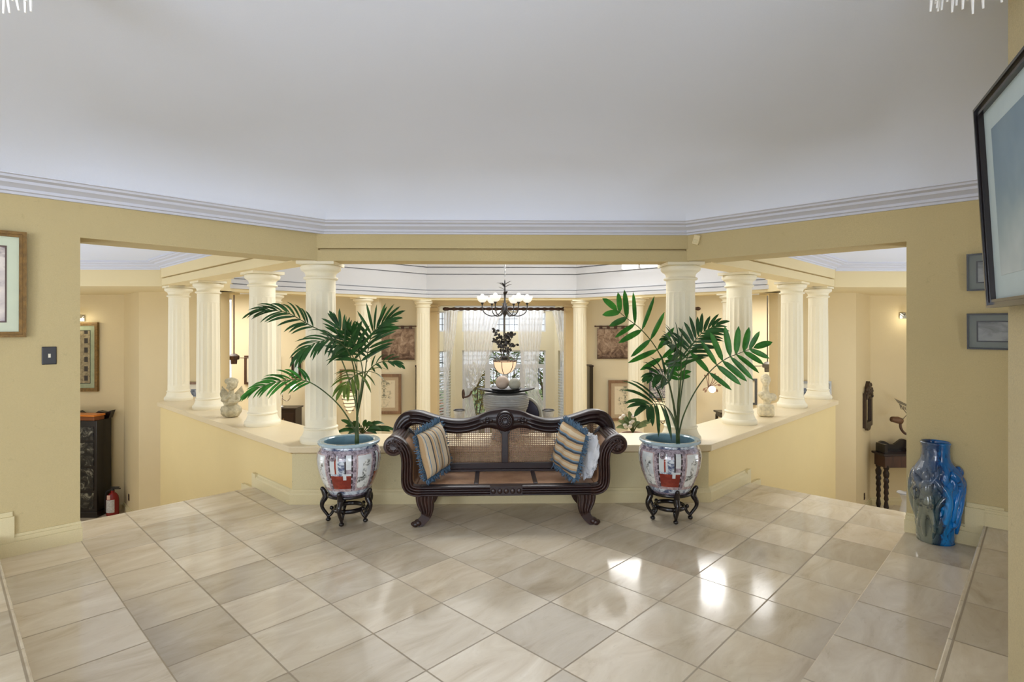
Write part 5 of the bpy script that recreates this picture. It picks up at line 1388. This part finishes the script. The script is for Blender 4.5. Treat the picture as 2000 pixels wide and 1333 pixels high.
def outlet(lb, px_, py_, sd):
    r_ = ratio(px_); tt = (9.3*abs(r_)-6.0)/(1-abs(r_)); X = 6.0+tt; Y = 9.3+tt
    D_ = sd*X*math.sin(EPS)+Y*math.cos(EPS); z = EYE+(640-py_)/F_PX*D_
    t = thing('wall_outlet', lb, 'outlet', (sd*X, Y, z), R(-45 if sd < 0 else 45)); m = MB(); m.box((-.035, -.008, -.057), (.035, .001, .057)); obj('plate', m, M['brown'], t); m = MB()
    for zz in (-.025, .025): m.box((-.016, -.011, zz-.014), (.016, -.007, zz+.014))
    obj('socket', m, M['black'], t)
outlet('small wall outlet near the floor right of the fire extinguisher', 252, 972, -1); outlet('small wall outlet near the floor of the right alcove', 1688, 970, 1)
# ---------------------------------------------------------------- right alcove
r_ = ratio(1691.5); tt = (9.3*r_-6.0)/(1-r_); MXX, MYY = 6.0+tt, 9.3+tt; DD = MXX*math.sin(EPS)+MYY*math.cos(EPS)
zt_, zb2 = EYE+(640-745)/F_PX*DD, EYE+(640-840)/F_PX*DD; h_ = zt_-zb2
MR = thing('carved_mirror', 'narrow carved dark framed mirror on the right alcove side wall', 'mirror', (MXX, MYY, (zt_+zb2)/2), R(45)); w_ = .52
m = MB()
for k in range(4):
    o_ = [(-w_/2, -h_/2+.06), (w_/2, -h_/2+.06), (w_/2, h_/2-.20), (-w_/2, h_/2-.20)]; q = .09; i_ = [(-w_/2+q, -h_/2+.06+q), (w_/2-q, -h_/2+.06+q), (w_/2-q, h_/2-.20-q), (-w_/2+q, h_/2-.20-q)]; k2 = (k+1) % 4
    m.slab([o_[k], o_[k2], i_[k2], i_[k]], -.05, -.0)
m.slab([(-w_*.28, h_/2-.20), (w_*.28, h_/2-.20), (w_*.2, h_/2-.10), (0, h_/2), (-w_*.2, h_/2-.10)], -.06, -.0); m.slab([(-w_*.3, -h_/2+.06), (w_*.3, -h_/2+.06), (0.08, -h_/2), (-.08, -h_/2)], -.05, 0)
rnd = random.Random(6)
for k in range(26): m.ball((rnd.choice((-1, 1))*w_*rnd.uniform(.02, .46), -.055, h_/2-rnd.uniform(.05, .30)), (.035, .02, .03), 8, 6)
obj('frame', m, simple('carved_bronze_wood', rgb(62,46,34), .45, .2, .3, 30), MR)
m = MB(); m.box((-w_/2+.08, -.02, -h_/2+.14), (w_/2-.08, -.012, h_/2-.28)); obj('mirror_glass', m, simple('mirror_silver', rgb(196,190,176), .06, 1.0, .02), MR)
TX0 = P(1716, 900, 9.7).x; TH = zat(888, 9.7)-LOW; TW = 1.35
CT = thing('console_table', 'dark turned leg console table in the right alcove with scrolled back', 'table', (TX0+TW/2+.02, 9.58, LOW+.001))
m = MB(); m.box((-TW/2-.03, -.03, TH-.035), (TW/2+.03, .30, TH)); obj('tabletop', m, M['mahog'], CT, bevel=.006)
m = MB(); m.box((-TW/2+.01, 0, TH-.24), (TW/2-.01, .28, TH-.035)); obj('apron', m, M['brown'], CT, bevel=.006)
sc = [(-TW/2+.03, 0)]; 
for k in range(31):
    u = k/30; x = -TW/2+.03+(TW-.06)*u; sc.append((x, .13+.045*math.sin(u*PI*7)+.05*math.sin(u*PI)))
sc.append((TW/2-.03, 0)); m = MB(); m.slab([(x, TH+z) for x, z in sc], .22, .27); m.box((-TW/2+.02, .02, TH), (-TW/2+.07, .25, TH+.16)); m.box((TW/2-.07, .02, TH), (TW/2-.02, .25, TH+.16)); obj('scrolled_back', m, M['ebony'], CT)
for sx in (-1, 1):
    for y in (.04, .24):
        m = MB(); pf = [(.042, TH-.2), (.046, TH-.26), (.03, TH-.29), (.05, TH-.34), (.044, TH-.40), (.03, TH-.43)]
        for k in range(14): pf.append((.040+.008*math.sin(k*2.1)-.0008*k, TH-.45-k*.035))
        pf += [(.03, .14), (.042, .10), (.03, .05), (.022, 0)]; m.lathe(pf[::-1], 16, M=TR(sx*(TW/2-.06), y, 0)); obj('leg', m, M['mahogv'], CT, smooth=50)
p = P(1753, 823, 9.66); t = thing('driftwood_ornament', 'brown wood and curved branch ornament above the alcove console table', 'ornament', (p.x, 9.66, LOW+TH+.004)); dz = p.z-(LOW+TH)
m = MB(); m.tube([(-.11, 0, dz+.03), (.0, 0, dz+.015), (.07, 0, dz-.01)], [.045, .06, .055], 10); obj('wood_block', m, wood('driftwood', rgb(84,56,36), rgb(122,88,60), .6), t, smooth=True)
m = MB(); m.tube(smoothpath([(.05, 0, dz-.03), (.06, 0, dz-.13), (.13, 0, dz-.22), (.25, 0, dz-.26), (.34, 0, dz-.4), (.30, 0, .02)], 5), [.022]*26, 8); m.lathe([(.0, 0), (.055, 0), (.055, .02), (0, .03)], 16, M=TR(.30, 0, 0)); obj('branch', m, M['brown'], t, smooth=True)
m = MB()
for k in range(9): leaflet(m, Vector((.02+.03*k, -.02, dz+.30-.012*k)), Vector((-.45, 0, .55)), Vector((0, -1, 0)), .14-.006*k, .02, .1, 4); leaflet(m, Vector((.02+.03*k, -.02, dz+.30-.012*k)), Vector((.2, 0, -.6)), Vector((0, -1, 0)), .11-.006*k, .02, .1, 4)
m.tube([(.07, 0, dz), (.16, -.02, dz+.12), (.02, -.02, dz+.30)], .008, 6); obj('fern_leaf', m, simple('dry_fern', rgb(120,108,84), .7), t)
p = P(1771, 965, 8.7); t = thing('white_ceramic_vase', 'white curled ceramic vase standing below, just left of the right jamb', 'vase', (p.x, 8.7, LOW+.001)); hz = p.z-LOW
m = MB(); m.lathe([(.10, 0), (.12, .05), (.11, hz*.4), (.06, hz*.8), (.09, hz-.02), (.12, hz)], 24, cap=False); obj('body', m, M['white'], t, smooth=40, solid=.008)
m = MB(); leaflet(m, Vector((0, 0, hz)), Vector((-1, -.2, .25)), Vector((0, -.4, 1)), .20, .09, .2); leaflet(m, Vector((0, 0, hz)), Vector((1, -.2, .3)), Vector((0, -.4, 1)), .2, .09, .2); obj('curled_lip', m, M['white'], t, smooth=True, solid=.006)
# ---------------------------------------------------------------- garden seen through the bay
m = MB(); m.box((-14, 14.75, LOW-.25), (14, 30, LOW-.1)); struct('ground', m, simple('lawn', rgb(120,140,84), .9, 0, .2, 3))
def shrub(lb, x, y, h, rr, cols, seed, n=760, cat='shrub', name='garden_shrub'):
    t = thing(name, lb, cat, (x, y, LOW-.1)); rnd_ = random.Random(seed); m = MB()
    for k in range(n):
        a = rnd_.uniform(0, 6.28); u = rnd_.random(); z = h*(.08+.92*u); r_ = rr*math.sqrt(rnd_.random())*(1-.55*u**2)
        p = Vector((r_*math.cos(a), r_*math.sin(a), z)); leaflet(m, p, Vector((math.cos(a), math.sin(a), rnd_.uniform(-.2, .9))), Vector((0, 0, 1)), rnd_.uniform(.16, .34), rnd_.uniform(.06, .12), .5, 3)
    obj('foliage', m, cols, t)
    s = MB()
    for k in range(5):
        a = 1.26*k; s.tube([(0, 0, 0), (rr*.3*math.cos(a), rr*.3*math.sin(a), h*.5), (rr*.5*math.cos(a), rr*.5*math.sin(a), h*.85)], [.03, .02, .008], 6)
    obj('stem', s, M['brown'], t)
g1 = foliage('garden_green', rgb(50,92,36), rgb(112,156,72), .5); g2 = foliage('garden_yellow', rgb(96,112,40), rgb(190,160,80), .5); g3 = foliage('garden_deep', rgb(34,70,34), rgb(82,122,66), .5); g4 = foliage('garden_red', rgb(170,84,56), rgb(220,150,110), .5)
shrub('yellow and green shrub outside the left part of the bay doors', -.85, 17.6, 2.1, .75, g2, 1)
shrub('bright green shrub outside the centre of the bay doors', .1, 19.6, 3.0, 1.0, g1, 2)
shrub('pale green shrub outside the right part of the bay doors', 1.5, 17.6, 2.5, .8, g1, 3)
shrub('deep green tall shrub outside, far left of the bay', -2.6, 18.2, 2.6, .9, g3, 4)
shrub('low reddish shrub outside, low behind the left bay shutter', -2.0, 16.2, 1.2, .42, g4, 5, 220)
shrub('deep green tall shrub outside, far right of the bay', 3.3, 18.6, 2.4, .9, g3, 6)
# ---------------------------------------------------------------- camera and light
cam = bpy.data.objects.new('camera', bpy.data.cameras.new('camera')); COL.objects.link(cam)
cam.data.sensor_width = 36; cam.data.lens = F_PX/2000*36; cam.data.shift_y = -26.5/2000
cam.data.clip_start = 0.05
cam.location = (0, 0, EYE); cam.rotation_euler = (R(90), 0, -EPS)
SC.camera = cam
def area(name, loc, size, power, color=(1, 1, 1), rot=(0, 0, 0), spread=None):
    l = bpy.data.lights.new(name, 'AREA'); l.shape = 'RECTANGLE'; l.size, l.size_y = size
    l.energy = power; l.color = color
    if spread: l.spread = R(spread)
    o = bpy.data.objects.new(name, l); COL.objects.link(o); o.location = loc; o.rotation_euler = rot
    return o
def point(name, loc, power, color, r=0.05):
    l = bpy.data.lights.new(name, 'POINT'); l.energy = power; l.color = color; l.shadow_soft_size = r
    o = bpy.data.objects.new(name, l); COL.objects.link(o); o.location = loc; return o
def spot(name, loc, target, power, color, ang=70, blend=0.6, r=0.03):
    l = bpy.data.lights.new(name, 'SPOT'); l.energy = power; l.color = color; l.spot_size = R(ang); l.spot_blend = blend; l.shadow_soft_size = r
    o = bpy.data.objects.new(name, l); COL.objects.link(o); o.location = loc
    o.rotation_euler = (Vector(target)-Vector(loc)).to_track_quat('-Z', 'Y').to_euler(); return o
w = bpy.data.worlds.new('sky'); SC.world = w; w.use_nodes = True
bg = w.node_tree.nodes['Background']
sky = w.node_tree.nodes.new('ShaderNodeTexSky'); sky.sky_type = 'HOSEK_WILKIE'; sky.turbidity = 6; sky.sun_direction = (0.3, -0.5, 0.8)
mixn = w.node_tree.nodes.new('ShaderNodeMix'); mixn.data_type = 'RGBA'; mixn.inputs[0].default_value = 0.75
mixn.inputs[7].default_value = (0.93, 0.96, 1.0, 1)
w.node_tree.links.new(sky.outputs[0], mixn.inputs[6]); w.node_tree.links.new(mixn.outputs[2], bg.inputs['Color'])
bg.inputs['Strength'].default_value = 1.45
sun = bpy.data.lights.new('sun', 'SUN'); sun.energy = 1.2; sun.angle = R(3); sun.color = (1, .96, .88)
so = bpy.data.objects.new('sun', sun); COL.objects.link(so); so.rotation_euler = (R(42), 0, R(-14))
DAY = (0.94, 0.97, 1.0); WARM = (1.0, 0.80, 0.55)
# daylight at unseen rear windows and the clerestory; the other lamps are added fill
COOL = (0.84, 0.93, 1.08)
area('daylight_rear_left', (-1.45, -4.0, 1.3), (2.0, 2.0), 76, COOL, (R(100), 0, 0))
area('daylight_rear_right', (1.45, -4.0, 1.3), (2.0, 2.0), 76, COOL, (R(100), 0, 0))
area('hall_side_fill', (-3.3, -2.7, 1.35), (2.2, 1.7), 185, COOL, (R(96), 0, R(-50)))  # added fill for the right wall and cove; no window stands here
area('hall_side_fill', (3.35, -1.2, 1.35), (2.2, 1.7), 95, COOL, (R(97), 0, R(58)))  # matching added fill for the left cove, set in front of solid wall
area('daylight_clerestory', (2.9, 10.4, 3.0), (2.6, 0.5), 45, (1, 0.99, 0.97), (R(65), 0, R(135)))
area('octagon_fill', (0, 6.65, 3.4), (1.8, 1.5), 100, (0.96, 0.98, 1.0), (0, 0, 0))  # added fill under the closed octagon ceiling, shapes the columns
area('octagon_wide_fill', (0, 8.9, 3.42), (4.6, 4.2), 95, (0.96, 0.98, 1.0), (0, 0, 0))  # broad added fill that lifts the white frieze; there is no lantern opening
area('bay_fill', (0.05, 13.95, 2.12), (2.4, 0.7), 26, (0.95, 0.98, 1.0), (0, 0, 0))  # added fill under the bay ceiling for its walls and curtains
for sd in (-1, 1):
    area('stair_side_fill', (sd*9.3, 5.0, 0.4), (2.6, 2.2), 58, (0.90, 0.96, 1.05), (R(112), 0, R(90*sd)))  # added fill for the stair ceilings; the outer wall has no window
    area('stair_up_fill', (sd*6.9, 5.0, -0.9), (1.2, 1.2), 85, (0.88, 0.95, 1.08), (R(180), 0, 0))  # unseen lamp added to brighten stair ceilings and header soffits
    area('gallery_fill', (sd*6.8, 11.6, 2.25), (3.0, 1.5), 115, (1, 0.94, 0.85), (0, 0, 0))  # added fill under the gallery ceiling, brightens the far walls
vs = SC.view_settings; vs.view_transform = 'Standard'; vs.look = 'None'; vs.exposure = 0.0; vs.gamma = 1.0; vs.use_curve_mapping = False
SC.cycles.use_denoising = True
SC.cycles.max_bounces = 10; SC.cycles.diffuse_bounces = 6; SC.cycles.glossy_bounces = 4; SC.cycles.transparent_max_bounces = 24; SC.cycles.transmission_bounces = 6
SC.cycles.sample_clamp_indirect = 6.0; SC.cycles.blur_glossy = 1.0; SC.cycles.caustics_reflective = False; SC.cycles.caustics_refractive = False
